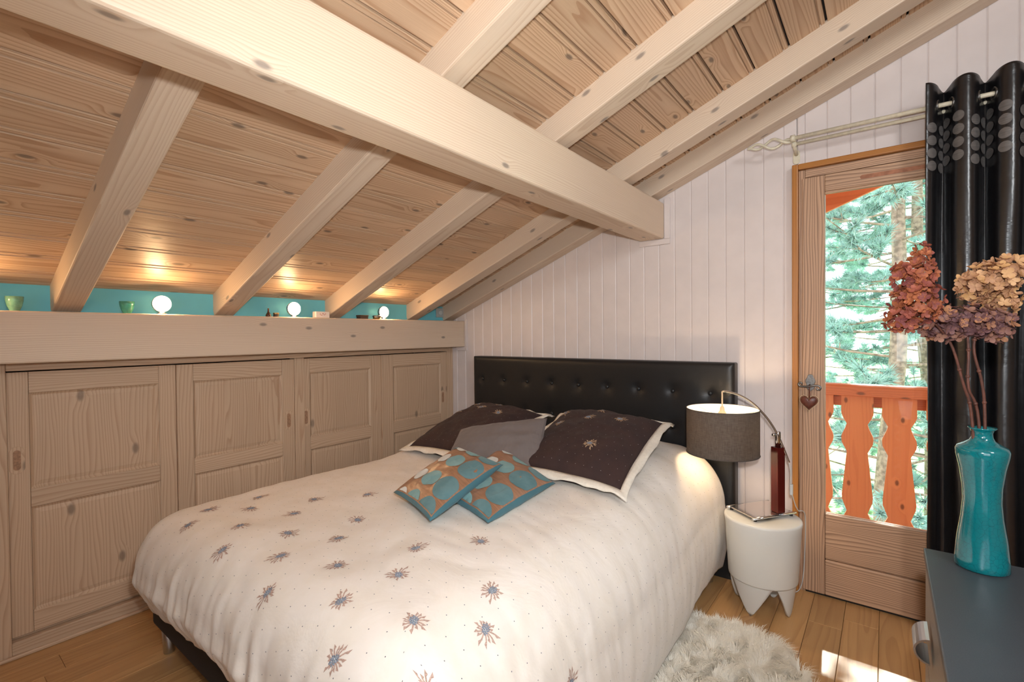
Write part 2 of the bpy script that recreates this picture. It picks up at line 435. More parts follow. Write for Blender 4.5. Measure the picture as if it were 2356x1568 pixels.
M['needle_gold'] = plain('tan_embroidery', srgb(186, 156, 124), .7, noise_amt=.25, nscale=300)

def crackle(name):
    m, nt, p, out = new_mat(name); N = NT(nt)
    tc = N.n('ShaderNodeTexCoord').outputs['Object']
    dv = N.noise(tc, 40, 2)
    v2 = N.vmath('ADD', tc, N.vmath('SCALE', dv[1]))
    vs = [n for n in nt.nodes if n.type == 'VECT_MATH' and n.operation == 'SCALE'][0]; vs.inputs['Scale'].default_value = .006
    vo = N.n('ShaderNodeTexVoronoi', feature='DISTANCE_TO_EDGE'); N.l(v2, vo.inputs['Vector']); vo.inputs['Scale'].default_value = 95
    ln = N.mapr(vo.outputs[0], .0, .05, 1, 0)
    base = N.mix(N.noise(tc, 12, 3)[0], (.0, .105, .125), (.002, .17, .19))
    N.l(N.mix(N.math('MULTIPLY', ln, .5), base, (.0, .035, .05)), p.inputs['Base Color'])
    p.inputs['Roughness'].default_value = .12; p.inputs['Coat Weight'].default_value = .6; p.inputs['Coat Roughness'].default_value = .04
    return m
M['vase'] = crackle('turquoise_crackle_glaze')
def petal(name, cols):
    m, nt, p, out = new_mat(name); N = NT(nt)
    rnd = N.n('ShaderNodeObjectInfo').outputs['Random']
    ob = N.n('ShaderNodeTexCoord').outputs['Object']
    nv_ = N.noise(ob, 190, 2)[0]
    rnd = N.math('FRACT', N.math('ADD', rnd, N.math('MULTIPLY', nv_, .5)))
    rp = N.n('ShaderNodeValToRGB'); N.l(rnd, rp.inputs[0]); e = rp.color_ramp.elements
    e[0].color = (*cols[0], 1); e[1].color = (*cols[-1], 1)
    for i, c in enumerate(cols[1:-1]):
        q = e.new((i+1)/(len(cols)-1)); q.color = (*c, 1)
    p.inputs['Roughness'].default_value = .7
    tr = N.n('ShaderNodeBsdfTranslucent'); N.l(rp.outputs[0], tr.inputs[0]); N.l(rp.outputs[0], p.inputs['Base Color'])
    mx = N.n('ShaderNodeMixShader'); mx.inputs[0].default_value = .3
    N.l(p.outputs[0], mx.inputs[1]); N.l(tr.outputs[0], mx.inputs[2]); N.l(mx.outputs[0], out.inputs[0])
    return m
M['petal_rust'] = petal('rust_dried_petals', [srgb(132, 66, 60), srgb(170, 96, 74), srgb(120, 60, 62), srgb(188, 112, 66)])
M['petal_tan'] = petal('tan_dried_petals', [srgb(206, 160, 112), srgb(222, 178, 132), srgb(184, 138, 106), srgb(214, 166, 108)])
M['petal_mauve'] = petal('mauve_dried_petals', [srgb(120, 80, 78), srgb(160, 116, 96), srgb(108, 74, 80), srgb(184, 128, 84)])
M['stem'] = plain('red_brown_stem', srgb(84, 46, 34), .6, noise_amt=.3, nscale=60)
M['fur'] = translucent('cream_sheepskin_wool', srgb(252, 246, 234), .85, .2, srgb(252, 242, 226))
M['label_white'] = plain('white_paper_box', srgb(232, 222, 214), .6, noise_amt=.03)
M['red_print'] = plain('red_print', srgb(190, 90, 80), .6)

# ------------------------------------------------------------------ the room
XL, YB = -2.86, 2.88          # wardrobe / turquoise wall plane, white boarded wall plane
SL = 0.3924
def under(x): return 1.456 + SL*(x+2.83)      # underside of the rafters
DK = 0.115                                     # height of the roof boarding above it
TH = math.atan(SL)
XR, YF = 2.1, -1.6

# floor with oak planks
fl_o = struct(MB().box(XL-.6, XR, YF, YB+.25, -.2, -.02).build('floor', M['oak']))
cache = {}
x = XL-.02; k = 0
while x < XR:
    y = YF - random.random()*1.2
    while y < YB+.02:
        L = random.choice((1.1, 1.35, 1.6, .85))
        y1 = min(y+L, YB+.02)
        if y1-max(y, YF) > .03:
            a = max(y, YF)
            shared_box('plank', cache, (.1285, round(y1-a-.0015, 3), .02), (x+.065, (a+y1)/2, -.0101), M['oak'], fl_o, .0012)
        y += L
    x += .13; k += 1

# white boarded end wall: boards with chamfered edges, cut under the roof and round the door
wall_b = struct(MB().prism([(XL-.6, -.2), (-.36, -.2), (-.36, 2.165), (.62, 2.165), (.62, -.2), (XR, -.2), (XR, under(XR)+.3), (XL-.6, under(XL-.6)+.3)],
                           YB+.018, YB+.26, lambda p, q, t: (p, t, q)).build('wall_back', M['plaster']))
def wall_board(x0, x1, z0, slope=True):
    c = .0035; y0 = YB; y1 = YB+.017
    prof = [(x0+.0002, y1), (x0+.0002, y0+c), (x0+.005, y0), (x1-.005, y0), (x1-.0002, y0+c), (x1-.0002, y1)]
    m = MB(); n = len(prof)
    vs = [(p, q, z0) for p, q in prof] + [(p, q, under(p)+.09) for p, q in prof]
    m.add(vs, [(i, (i+1) % n, n+(i+1) % n, n+i) for i in range(n)] + [tuple(range(n-1, -1, -1)), tuple(range(n, 2*n))])
    o = m.build('board', M['white_wood'], wall_b)
x = XL-.045
while x < 1.6:
    x1 = x+.0955
    if x1 <= -.36 or x >= .62: wall_board(x, x1, .0)
    elif x < -.36 < x1: wall_board(x, -.362, 0); wall_board(-.359, x1, 2.17)
    elif x < .62 < x1: wall_board(x, .618, 2.17); wall_board(.622, x1, 0)
    else: wall_board(x, x1, 2.17)
    x = x1

# unseen sides of the room
struct(MB().box(XR, XR+.15, YF, YB+.26, -.2, 3.8).build('wall_right', M['beige']))
wr = MB()
for a in ((XL-.6, .05, -.2, 3.8), (1.75, XR+.15, -.2, 3.8), (.05, 1.75, -.2, .9), (.05, 1.75, 2.2, 3.8)):
    wr.box(a[0], a[1], YF-.15, YF, a[2], a[3])
struct(wr.build('wall_rear', M['beige']))
wf = MB()
for a in ((.05, .11, .9, 2.2), (1.69, 1.75, .9, 2.2), (.11, 1.69, .9, .96), (.11, 1.69, 2.14, 2.2), (.87, .93, .96, 2.14)):
    wf.box(a[0], a[1], YF-.1, YF-.04, a[2], a[3])
struct(wf.build('added_window_1', M['larch_z']))  # unseen window frame, added to go with the rear fill light

# turquoise knee wall above the shelf, closing wall behind the wardrobe
struct(MB().box(XL-.1, XL, YF, YB+.02, 1.36, 1.62).build('wall_left', M['teal_wall']))
struct(MB().box(XL-.62, XL-.58, YF, YB+.02, -.02, 1.3).build('wall_closet', M['plaster']))

# roof: ceiling slab with boards running along the room
def zc(x): return under(x)+DK
ceil = struct(MB().prism([(XL-.7, zc(XL-.7)+.02), (XR+.1, zc(XR+.1)+.02), (XR+.1, zc(XR+.1)+.14), (XL-.7, zc(XL-.7)+.14)], YF-.1, YB+.02, lambda p, q, t: (p, t, q)).build('ceiling', M['dark_gap']))
x = -1.807-.1345*8
while x < XR:
    x1 = x+.1345
    c = .006
    def zz(p, d): return (p - d*math.sin(TH)*0, zc(p)+d)
    lip = .020                                   # tongue side: narrow bead along one edge
    prof = [zz(x+.0045, .02), zz(x+.0045, .002), zz(x+.0065, 0), zz(x1-lip-.004, 0), zz(x1-lip-.004, .010), zz(x1-lip+.0015, .010), zz(x1-lip+.0015, .0015), zz(x1-.006, .0015), zz(x1-.0045, .003), zz(x1-.0045, .02)]
    m = MB(); m.prism(prof, YF, YB+.015, lambda p, q, t: (p, t, q))
    xm = (x+x1)/2
    bo = m.build('board', M['deck_y'])
    bo.parent = ceil; 
    bo.data.transform(Matrix.Translation((-xm, 0, -zc(xm)))); bo.location = (xm, 0, zc(xm))
    x = x1

# rafters
def rafter(y0, y1, label, x0=XL+.004, x1=XR-.01, mat='beam_x'):
    hgt = DK*math.cos(TH)+.012
    L = (x1-x0)/math.cos(TH)
    me = MB().box(0, L, 0, y1-y0, 0, hgt).build('rafter', M[mat], bevel=.006)
    me.location = (x0, y0, under(x0)); me.rotation_euler = (0, -TH, 0)
    tag(me, label, 'beam', 'sloping rafters')
    return me
rafter(.425, .525, 'sloping whitewashed rafter nearest the camera, on the left')
rafter(1.065, 1.165, 'second sloping rafter from the left, in front of the bare bulb over the small bottle')
rafter(1.72, 1.825, 'sloping rafter between the white box and the dark box on the shelf')
rafter(2.39, 2.495, 'sloping rafter second from the white boarded wall')
rafter(2.765, YB-.001, 'darker sloping rafter lying against the white boarded wall')
# purlin
p_ = MB().box(-1.212, -1.056, YF+.002, YB-.001, 1.899, 2.115).build('purlin', M['beam_y'], bevel=.012, at=(-1.134, 0, 1.899), seg=3)
tag(p_, 'big whitewashed purlin beam crossing the room under the rafters', 'beam')
# wall plate with shelf behind
p_ = MB().box(XL+.004, -2.716, YF+.002, YB-.001, 1.232, 1.442).build('wall_plate', M['beam_y'], bevel=.007, at=(-2.78, 0, 1.232))
tag(p_, 'long horizontal beam above the wardrobe doors carrying small ornaments', 'beam')
# white battens that box in the beam ends on the end wall
def batten(a, n):
    struct(MB().box(*a).build('trim_%d' % n, M['white_wood'], bevel=.002))
batten((-1.054, -1.02, YB-.012, YB-.0005, 1.8975, 2.14), 1)
batten((-1.214, -1.02, YB-.012, YB-.0005, 1.865, 1.897), 2)
batten((-2.714, -2.692, YB-.012, YB-.0005, 1.2305, 1.46), 3)
batten((XL+.06, -2.692, YB-.012, YB-.0005, 1.20, 1.230), 4)

# ------------------------------------------------------------------ built-in wardrobe with sliding doors
XW = XL
wd = thing('sliding_wardrobe', 'limed pine built-in wardrobe with four sliding panelled doors under the beam', 'wardrobe', (XW, 1.4, 0))
def wpart(name, mb, axis, parent=wd, bevel=.003, **k):
    return mb.build(name, M['ward_'+axis], parent, bevel=bevel, **k)
wpart('post', boxmb(XW-.06, XW, -.6, .286, .0, 1.228), 'z')
wpart('post', boxmb(XW-.06, XW, 1.512, 1.574, .06, 1.196), 'z')
wpart('post', boxmb(XW-.06, XW, 2.812, 2.878, .0, 1.228), 'z')
wpart('head_rail', boxmb(XW-.06, XW-.004, .286, 2.812, 1.196, 1.2305), 'y')
wpart('sill', boxmb(XW-.07, XW, .286, 2.812, .0, .066), 'y')
wpart('track', boxmb(XW-.05, XW-.035, .286, 2.812, .066, .072), 'y', bevel=.001)
wpart('floor_bead', boxmb(XW, XW+.014, -.6, 2.878, .0, .016), 'y', bevel=.005)
(boxmb(XW-.5, XW-.49, -.6, 2.878, 0, 1.23)).build('back_panel', M['dark_gap'], wd)
def oval(cy, cz, hw, hh, n=10):
    r = hw; pts = []
    for i in range(n+1):
        a = PI*i/n; pts.append((cy+r*math.cos(a), cz+hh-r+r*math.sin(a)))
    for i in range(n+1):
        a = PI+PI*i/n; pts.append((cy+r*math.cos(a), cz-hh+r+r*math.sin(a)))
    return pts
def wdoor(y0, y1, sl, sr, hy, dx):
    """y0..y1 door span, stile widths, handle centre, dx recess from the wardrobe face"""
    xf = XW-dx; t = .024; z0, z1 = .078, 1.190
    # the door's core: two stiles joined by the hidden back board
    core = MB().box(xf-t, xf, y0, y0+sl, z0, z1).box(xf-t, xf, y1-sr, y1, z0, z1).box(xf-t, xf-t+.004, y0+sl, y1-sr, z0, z1)
    d = core.build('door', M['ward_z'], wd, bevel=.002)
    ya, yb = y0+sl+.0008, y1-sr-.0008
    for (a, b) in ((1.100, z1), (.612, .690), (z0, .165)):
        MB().box(xf-t+.005, xf-.0006, ya, yb, a, b).build('rail', M['ward_y'], d, bevel=.002)
    for (a, b) in ((.690, 1.100), (.165, .612)):
        # raised-and-fielded panel: bead moulding, sunk border, flat field
        mm = MB(); i1, i2 = .012, .03
        xs = [xf-.001, xf-.008, xf-.010, xf-.006]
        ins = [0, .008, i1, i2]
        vs = []
        for X_, I in zip(xs, ins):
            vs += [(X_, ya+I, a+I), (X_, yb-I, a+I), (X_, yb-I, b-I), (X_, ya+I, b-I)]
        fs = [(j*4+q, j*4+(q+1) % 4, j*4+4+(q+1) % 4, j*4+4+q) for j in range(3) for q in range(4)] + [(12, 13, 14, 15)]
        mm.add(vs, fs); mm.build('panel', M['ward_z'], d)
    # recessed oval grip: ring, sunk dish
    oh = oval(hy, .82, .024, .058); ih = oval(hy, .82, .0125, .044); n = len(oh)
    mm = MB()
    vs = [(xf+.0004, *p) for p in oh] + [(xf+.0016, hy+(p[0]-hy)*.95, .82+(p[1]-.82)*.97) for p in oh] + [(xf+.0016, *p) for p in ih] + [(xf-.004+.0044, hy+(p[0]-hy)*.9, .82+(p[1]-.82)*.95) for p in ih]
    fs = [(j*n+i, j*n+(i+1) % n, j*n+n+(i+1) % n, j*n+n+i) for j in range(3) for i in range(n)]
    mm.add(vs, fs)
    g = mm.build('handle', M['ward_z'], d, smooth=False)
    g['label'] = 'recessed oval wooden finger grip'
    MB().add([(xf+.0003, hy+(p[0]-hy)*.93, .82+(p[1]-.82)*.96) for p in ih], [tuple(range(n))]).build('grip_dish', M['grip'], d)
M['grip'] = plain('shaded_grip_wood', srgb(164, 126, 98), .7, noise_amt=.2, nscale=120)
wdoor(.288, .891, .066, .072, .315, .020)
wdoor(.892, 1.511, .074, .074, 1.474, .006)
wdoor(1.575, 2.162, .045, .085, 1.592, .020)
wdoor(2.163, 2.811, .10, .068, 2.765, .006)

# ------------------------------------------------------------------ ornaments and bare bulbs on the shelf
ZS = 1.442
def bowl(x, y, r, h, mat, label):
    prof = [(r*.5, 0), (r*.55, .004), (r*.80, h*.35), (r*.96, h*.72), (r, h), (r*.93, h), (r*.86, h*.7), (r*.6, h*.3), (.001, h*.16)]
    o = MB().lathe(prof, x, y, ZS, 28).build('bowl', mat, smooth=True, at=(x, y, ZS)); tag(o, label, 'bowl', 'small glazed bowls on the shelf')
bowl(-2.785, .308, .028, .060, M['bowl'], 'pale celadon glazed bowl at the far left of the shelf')
bowl(-2.785, .674, .029, .057, M['bowl2'], 'jade green glazed bowl left of the brightest bare bulb')
def spot(y, label):
    X_ = -2.752
    t = thing('spot_lamp', label, 'lamp', (X_, y, ZS), 'bare bulbs glowing along the shelf')
    MB().lathe([(.020, 0), (.021, .003), (.012, .008), (.010, .018)], X_, y, ZS, 20).build('base', M['steel'], t, smooth=True)
    MB().ball((X_, y, ZS+.050), .032, 16, 10).build('bulb', M['spot_bulb'], t, smooth=True)
    def cup(a, b):
        th = PI*(.04+.52*b); ph = 2*PI*a
        return (X_-.040*math.cos(th), y+.040*math.sin(th)*math.cos(ph), ZS+.050+.040*math.sin(th)*math.sin(ph))
    rf = MB().grid(cup, 20, 8).build('bulb_shield', M['steel'], t, smooth=True)  # cup added behind the bulb to block its light from the turquoise wall
    rf.modifiers.new('thick', 'SOLIDIFY').thickness = .0012
spot(.155, 'bare glowing bulb just off the left edge, lighting the boards above the pale bowl')
spot(.80, 'bare glowing bulb beside the jade bowl')
spot(1.455, 'bare glowing bulb between the small jars and the white box')
spot(2.097, 'bare glowing bulb farthest along the shelf behind the metal tin')
t = thing('bottle', 'tiny dark bottle with a cork stopper on the shelf', 'bottle', (-2.775, 1.318, ZS))
MB().lathe([(.013, 0), (.015, .004), (.014, .012), (.006, .026), (.0045, .034), (.005, .037)], -2.775, 1.318, ZS, 16).build('body', plain('dark_amber_glass', (.06, .02, .012), .15), t, smooth=True)
MB().lathe([(.004, .0371), (.0045, .049)], -2.775, 1.318, ZS, 12).build('cork', plain('cork', srgb(120, 84, 60), .8, noise_amt=.2), t, smooth=True)
t = thing('jar', 'tiny round brass jar beside the small bottle', 'jar', (-2.775, 1.362, ZS))
MB().lathe([(.014, 0), (.015, .002), (.015, .014), (.014, .016)], -2.775, 1.362, ZS, 18).build('body', M['dark_wood_box'], t)
MB().lathe([(.0158, .0161), (.016, .018), (.016, .023), (.014, .025)], -2.775, 1.362, ZS, 18).build('lid', M['brass'], t)
t = thing('box', 'small white box with faint red marks on the shelf', 'box', (-2.78, 1.645, ZS))
MB().box(-2.80, -2.76, 1.598, 1.692, ZS+.0005, ZS+.040).build('body', M['label_white'], t, bevel=.004, seg=3)
rp = MB()
for (yy, zz_, a, b) in ((1.628, .024, .004, .0016), (1.636, .018, .006, .0014), (1.646, .027, .003, .003), (1.655, .020, .005, .0014), (1.662, .026, .0035, .0016)):
    rp.box(-2.7598, -2.7594, yy-a, yy+a, ZS+zz_-b, ZS+zz_+b)
rp.build('red_marks', M['red_print'], t)
t = thing('box', 'small flat dark wooden box on the shelf left of the metal tin', 'box', (-2.78, 1.943, ZS))
MB().box(-2.80, -2.755, 1.912, 1.974, ZS+.0005, ZS+.016).build('body', M['dark_wood_box'], t, bevel=.002)
MB().box(-2.802, -2.753, 1.910, 1.976, ZS+.0162, ZS+.026).build('lid', M['dark_wood_box'], t, bevel=.002)
t = thing('tin', 'small round tarnished metal tin in front of the far bulb', 'tin', (-2.755, 2.045, ZS))
MB().lathe([(.028, 0), (.030, .003), (.027, .010), (.027, .013)], -2.755, 2.045, ZS, 20).build('body', M['brass'], t)
MB().lathe([(.0305, .0135), (.0305, .021), (.027, .025), (.001, .026)], -2.755, 2.045, ZS, 20).build('lid', M['iron'], t)
t = thing('dimmer_switch', 'grey dimmer switch on the turquoise wall near the end wall', 'switch', (XL, 2.728, 1.51))
MB().box(XL+.0005, XL+.010, 2.688, 2.768, 1.472, 1.548).build('plate', M['switch'], t, bevel=.003)
o = MB().lathe([(.018, 0), (.018, .008), (.016, .010), (.001, .010)], 0, 0, 0, 20)
o.v = [(XL+.0105+z, 2.728+x, 1.51+y) for x, y, z in o.v]
o.build('knob', plain('white_switch_knob', (.6, .62, .6), .4), t, smooth=False)

# ------------------------------------------------------------------ glazed door in the end wall, frame, handle, heart
dr = struct(empty('door_1', (.12, 2.86, 0)))
def dpart(name, mb, mat, parent=dr, bevel=.003, **k): return mb.build(name, M[mat] if isinstance(mat, str) else mat, parent, bevel=bevel, **k)
YD = 2.83
dpart('casing', boxmb(-.377, -.350, YD, YB-.0005, 0, 2.178), 'trim', bevel=.004)
dpart('casing', boxmb(.602, .629, YD, YB-.0005, 0, 2.178), 'trim', bevel=.004)
dpart('casing', boxmb(-.350, .602, YD, YB-.0005, 2.150, 2.178), wood('varnished_door_trim_x', 'x', srgb(186, 124, 62), srgb(150, 92, 42), freq=120, ring=.5, bump=.1, knots=0, rough=.35), bevel=.004)
dpart('jamb', boxmb(-.3495, -.322, YD+.022, YB+.10, 0, 2.149), 'larch_z')
dpart('jamb', boxmb(.574, .6015, YD+.022, YB+.10, 0, 2.149), 'larch_z')
dpart('lintel', boxmb(-.321, .573, YD+.022, YB+.10, 2.108, 2.149), 'larch_x')
dpart('threshold', boxmb(-.321, .573, YD+.024, YB+.12, .0005, .010), 'dark_gap', bevel=.001)
Y0, Y1 = YD+.012, YD+.068
leaf = dpart('stile', boxmb(-.333, -.237, Y0, Y1, .012, 2.104), 'larch_z', bevel=.004)
dpart('stile', boxmb(.475, .571, Y0, Y1, .012, 2.104), 'larch_z', bevel=.004)
dpart('top_rail', boxmb(-.2365, .4745, Y0, Y1, 2.022, 2.104), 'larch_x', bevel=.004)
dpart('bottom_panel', boxmb(-.2365, .4745, Y0+.006, Y1-.006, .192, .418), 'larch_x', bevel=.004)
dpart('bottom_rail', boxmb(-.2365, .4745, Y0, Y1, .012, .188), 'larch_x', bevel=.005)
dpart('pane', boxmb(-.2365, .4745, Y0+.024, Y0+.030, .4185, 2.0215), 'glass', bevel=0)
dpart('groove', boxmb(-.095, .44, Y0-.0007, Y0-.0002, 2.052, 2.072), M['leather_brown'], bevel=0) if False else None
gp = oval(0, 0, .010, .16)
gm = MB().add([(.065+q, Y0-.0008, 2.062+p*.95) for p, q in gp], [tuple(range(len(gp)))])
gm.build('vent_groove', plain('worn_groove', srgb(168, 112, 84), .7, noise_amt=.2), dr)
dpart('glazing_bead', boxmb(-.2365, .4745, Y0+.004, Y0+.023, 2.010, 2.0215), 'larch_x', bevel=.002)
# handle
th_ = empty('door_handle_part', (0, 0, 0)); bpy.data.objects.remove(th_)
HX, HZ = -.298, 1.062
pl = [(0, .052), (.008, .050), (.012, .044), (.014, .036), (.020, .026), (.022, .014), (.018, .004), (.016, -.006), (.019, -.014), (.014, -.022), (.007, -.028), (0, -.034)]
pl = pl + [(-a, b) for a, b in pl[-2:0:-1]]
hp = MB().prism(pl, Y0-.004, Y0-.0003, lambda p, q, t: (HX+p, t, HZ+q)).build('handle_plate', M['iron'], dr, bevel=.0015)
hb = MB()
sc = []
for i in range(13):                                   # left scroll
    a = PI*.5 + (1-i/12)*PI*1.75; r = .004+.009*(i/12)
    sc.append((HX-.034+r*math.cos(a), Y0-.034, HZ+.000+r*math.sin(a)))
mid = [(HX-.022, Y0-.034, HZ-.008), (HX, Y0-.034, HZ-.006), (HX+.022, Y0-.034, HZ-.001)]
sc2 = []
for i in range(13):
    a = PI*.5 - (i/12)*PI*1.75; r = .013-.009*(i/12)
    sc2.append((HX+.036+r*math.cos(a), Y0-.034, HZ-.014+r*math.sin(a)))
left = []
for i in range(13):
    a = PI*1.5 - (i/12)*PI*1.75; r = .012-.008*(i/12)
    left.append((HX-.038+r*math.cos(a), Y0-.034, HZ+.004+r*math.sin(a)))
path = left[::-1] + [(HX-.018, Y0-.036, HZ-.008), (HX, Y0-.037, HZ-.005), (HX+.018, Y0-.036, HZ-.001)] + sc2
hb.tube(path, [.0028+.0022*math.sin(PI*i/(len(path)-1)) for i in range(len(path))], 8)
hb.tube([(HX, Y0-.002, HZ-.002), (HX, Y0-.036, HZ-.004)], .006, 10)
hb.build('handle_lever', M['iron'], dr, smooth=True)
# leather heart hanging on the lever
ht = thing('heart_ornament', 'brown leather heart with cream stitches hanging from the door handle', 'ornament', (HX-.004, Y0-.022, .93))
hpts = []
for i in range(48):
    a = 2*PI*i/48
    X_ = 16*math.sin(a)**3; Z_ = 13*math.cos(a)-5*math.cos(2*a)-2*math.cos(3*a)-math.cos(4*a)
    hpts.append((X_/34*.086, Z_/34*.094))
HC = (HX-.004, .975)
def heart_shell(scale, th, ysgn):
    m = MB(); n = 48; R_ = 6; vs = []
    for j in range(R_+1):
        f = j/R_
        for p in hpts:
            vs.append((HC[0]+p[0]*f*scale, Y0-.022 - ysgn*th*math.sqrt(max(0, 1-f**2.6)), HC[1]+p[1]*f*scale+.002*(1-f)))
    fs = [(j*n+i, j*n+(i+1) % n, j*n+n+(i+1) % n, j*n+n+i) for j in range(R_) for i in range(n)]
    return m.add(vs, fs)
hs_ = heart_shell(1, .014, 1); b2 = heart_shell(1, .008, -1)
hs_.add(b2.v, b2.f); hs_.build('heart', M['leather_brown'], ht, smooth=True)
st = MB()
for i in range(0, 48, 1):
    p = hpts[i]; q = (p[0]*.88, p[1]*.88)
    st.tube([(HC[0]+p[0]*1.0, Y0-.0235, HC[1]+p[1]), (HC[0]+q[0], Y0-.0305, HC[1]+q[1]+.0005)], .0007, 5)
st.tube([(HC[0]+p[0]*1.02, Y0-.0222, HC[1]+p[1]*1.02) for p in hpts+hpts[:1]], .0012, 5)
st.build('stitching', M['thread'], ht)
MB().tube([(HC[0], Y0-.024, HC[1]+.018), (HC[0]+.001, Y0-.030, HC[1]+.04), (HX, Y0-.040, HZ-.002), (HX, Y0-.037, HZ+.004), (HX+.001, Y0-.028, HC[1]+.04), (HC[0]+.002, Y0-.022, HC[1]+.018)], .0018, 6).build('cord', M['leather_brown'], ht, smooth=True)

# ------------------------------------------------------------------ curtain pole and black satin curtain
YR, ZR = 2.752, 2.286
pt = thing('curtain_pole', 'cream twin curtain pole with twisted wire finial above the door', 'curtain pole', (-.35, YR, ZR))
MB().tube([(-.365, YR, ZR), (1.25, YR, ZR)], .0095, 14).build('rod', M['cream_iron'], pt, smooth=True)
MB().tube([(-.365, YR+.048, ZR-.014), (1.25, YR+.048, ZR-.014)], .0085, 14).build('rod', M['cream_iron'], pt, smooth=True)
for ph in (0, PI):
    pts = []; rad = []
    for i in range(33):
        f = i/32; env = .020*math.sin(PI*min(1, f*1.08))**.8+.003
        a = ph + f*2*PI*1.15
        pts.append((-.365-.205*f, YR+.012+env*.6*math.sin(a), ZR-.004+env*math.cos(a)+.006*f)); rad.append(.0075-.002*f)
    MB().tube(pts, rad, 9).build('finial_wire', M['cream_iron'], pt, smooth=True)
bk = MB()
bk.tube([(-.372, YR, ZR), (-.352, YR, ZR)], .016, 14).tube([(-.372, YR+.048, ZR-.014), (-.352, YR+.048, ZR-.014)], .014, 14)
bk.tube([(-.362, YR+.02, ZR-.012), (-.362, YR+.075, ZR-.03), (-.362, YB-.005, ZR-.045)], .009, 10)
bk.build('bracket', M['cream_iron'], pt, smooth=True)
fp = oval(-.362, ZR-.058, .016, .036)
MB().prism(fp, YB-.006, YB-.0005, lambda p, q, t: (p, t, q)).build('bracket_foot', M['cream_iron'], pt, bevel=.002)

LAM = .128
def curt(u, z):
    """u: metres along the pole from the left edge, returns point"""
    lo = max(0, min(1, (2.3-z)/1.2))
    ph = 2*PI*u/LAM + .35*math.sin(u*21+1)*lo
    amp = .047*(1-.28*lo) + .010*lo*math.sin(u*33+2)
    fold = math.cos(ph); fold = math.copysign(abs(fold)**.75, fold)
    x = .135+u + .012*math.sin(ph)*(1-.3*lo) + .012*lo*math.sin(z*1.9+u*9)*.6
    y = YR - amp*fold - .01*lo + .006*noise.noise((u*14, z*2.1, 3.3))
    return Vector((x, y, z))
U1 = .80
def curt_top(u): return 2.366 + .012*math.cos(2*PI*u/LAM)
ct = thing('eyelet_curtain', 'black satin eyelet curtain hanging at the right of the door', 'curtain', (.45, YR, 0))
nu, nv = 300, 70
cm = MB(); uvs = []
zs = [.02 + (1-(1-j/nv)**1.4)*1 for j in range(nv+1)]
for j in range(nv+1):
    for i in range(nu+1):
        u = U1*i/nu; zt = curt_top(u); z = .02+(zt-.02)*(1-(1-j/nv)**1.3)
        cm.v.append(tuple(curt(u, z))); uvs.append((u*1.6, z))
def is_hole(u, z):
    k = round((u-LAM*.25)/(LAM*.5)); uc = LAM*.25+k*LAM*.5
    return False
for j in range(nv):
    for i in range(nu):
        a = j*(nu+1)+i; cm.f.append([a, a+1, a+nu+2, a+nu+1]); cm.m.append(0)
cm.uv = uvs
c_o = cm.build('cloth', M['curtain'], ct, smooth=True)
c_o.modifiers.new('thick', 'SOLIDIFY').thickness = .0012
for k in range(int(U1/(LAM*.5))):
    uc = LAM*.25 + k*LAM*.5
    c0 = curt(uc, ZR); tdir = (curt(uc+.004, ZR)-curt(uc-.004, ZR)).normalized()
    pts = []
    for i in range(25):
        a = 2*PI*i/24; pts.append(c0 + tdir*math.cos(a)*.021 + Vector((0, 0, 1))*math.sin(a)*.021)
    MB().tube(pts, .0042, 8, caps=False).build('eyelet', M['iron'], ct, smooth=True)
# velvet discs sewn on in columns of four
def arc_u(target):
    return target
dk = 0
u = .014
while u < U1-.02:
    ztop = 2.215 - (.028 if (dk % 4) in (0, 1) else 0)
    for r_ in range(4):
        zc_ = ztop - r_*.0535
        m = MB(); n = 20; vs = []
        def cp(uu, zz2):
            p0 = curt(uu, zz2); du = curt(uu+.001, zz2)-curt(uu-.001, zz2); nrm = du.cross(Vector((0, 0, 1))).normalized()
            if nrm.y > 0: nrm = -nrm
            return p0 + nrm*.0022
        su = max(.35, (curt(u+.002, zc_)-curt(u-.002, zc_)).length/.004)
        for ring_ in (0, .5, 1.0):
            for q in range(n):
                a = 2*PI*q/n
                vs.append(cp(u+.0215*ring_*math.cos(a)/su, zc_+.0215*ring_*math.sin(a)))
        fs = [(j*n+q, j*n+(q+1) % n, j*n+n+(q+1) % n, j*n+n+q) for j in range(2) for q in range(n)]
        m.add(vs, fs); m.uv = [(v_[0], v_[2]) for v_ in vs]
        m.build('disc', M['disc'], ct, smooth=True)
    dk += 1; u += LAM*.25 if dk % 2 else LAM*.27

# ------------------------------------------------------------------ bed
hb = thing('headboard', 'black tufted leatherette headboard against the white boarded wall', 'headboard', (-1.573, 2.79, 0))
HX0, HX1, HZ1, HY = -2.511, -.636, 1.165, 2.742
btn = [(-2.42+.2075*i, z) for z in (.995, .788, .58) for i in range(9)]
def hb_front(a, b):
    x = HX0+(HX1-HX0)*a; z = .0+HZ1*b
    d = 0
    for bx_, bz_ in btn:
        q = ((x-bx_)**2+(z-bz_)**2)
        if q < .03: d += .010*math.exp(-q/.0009) + .004*math.exp(-q/.006)
    ed = min(x-HX0, HX1-x, HZ1-z, 1)
    if ed < .03: d += .022*(1-math.sqrt(max(0, 1-(1-ed/.03)**2)))
    return (x, HY+d, z)
m = MB(); xs_ = [0]+[.03/1.875*q for q in (.1, .3, .6)]+[i/220 for i in range(4, 217)]+[1-.03/1.875*q for q in (.6, .3, .1)]+[1]
zs_ = [i/130 for i in range(0, 126)]+[1-.03/1.165*q for q in (1.0, .6, .3, .1)]+[1]
W_ = len(xs_)
m.add([hb_front(a, b) for b in zs_ for a in xs_], [(j*W_+i, j*W_+i+1, (j+1)*W_+i+1, (j+1)*W_+i) for j in range(len(zs_)-1) for i in range(W_-1)])
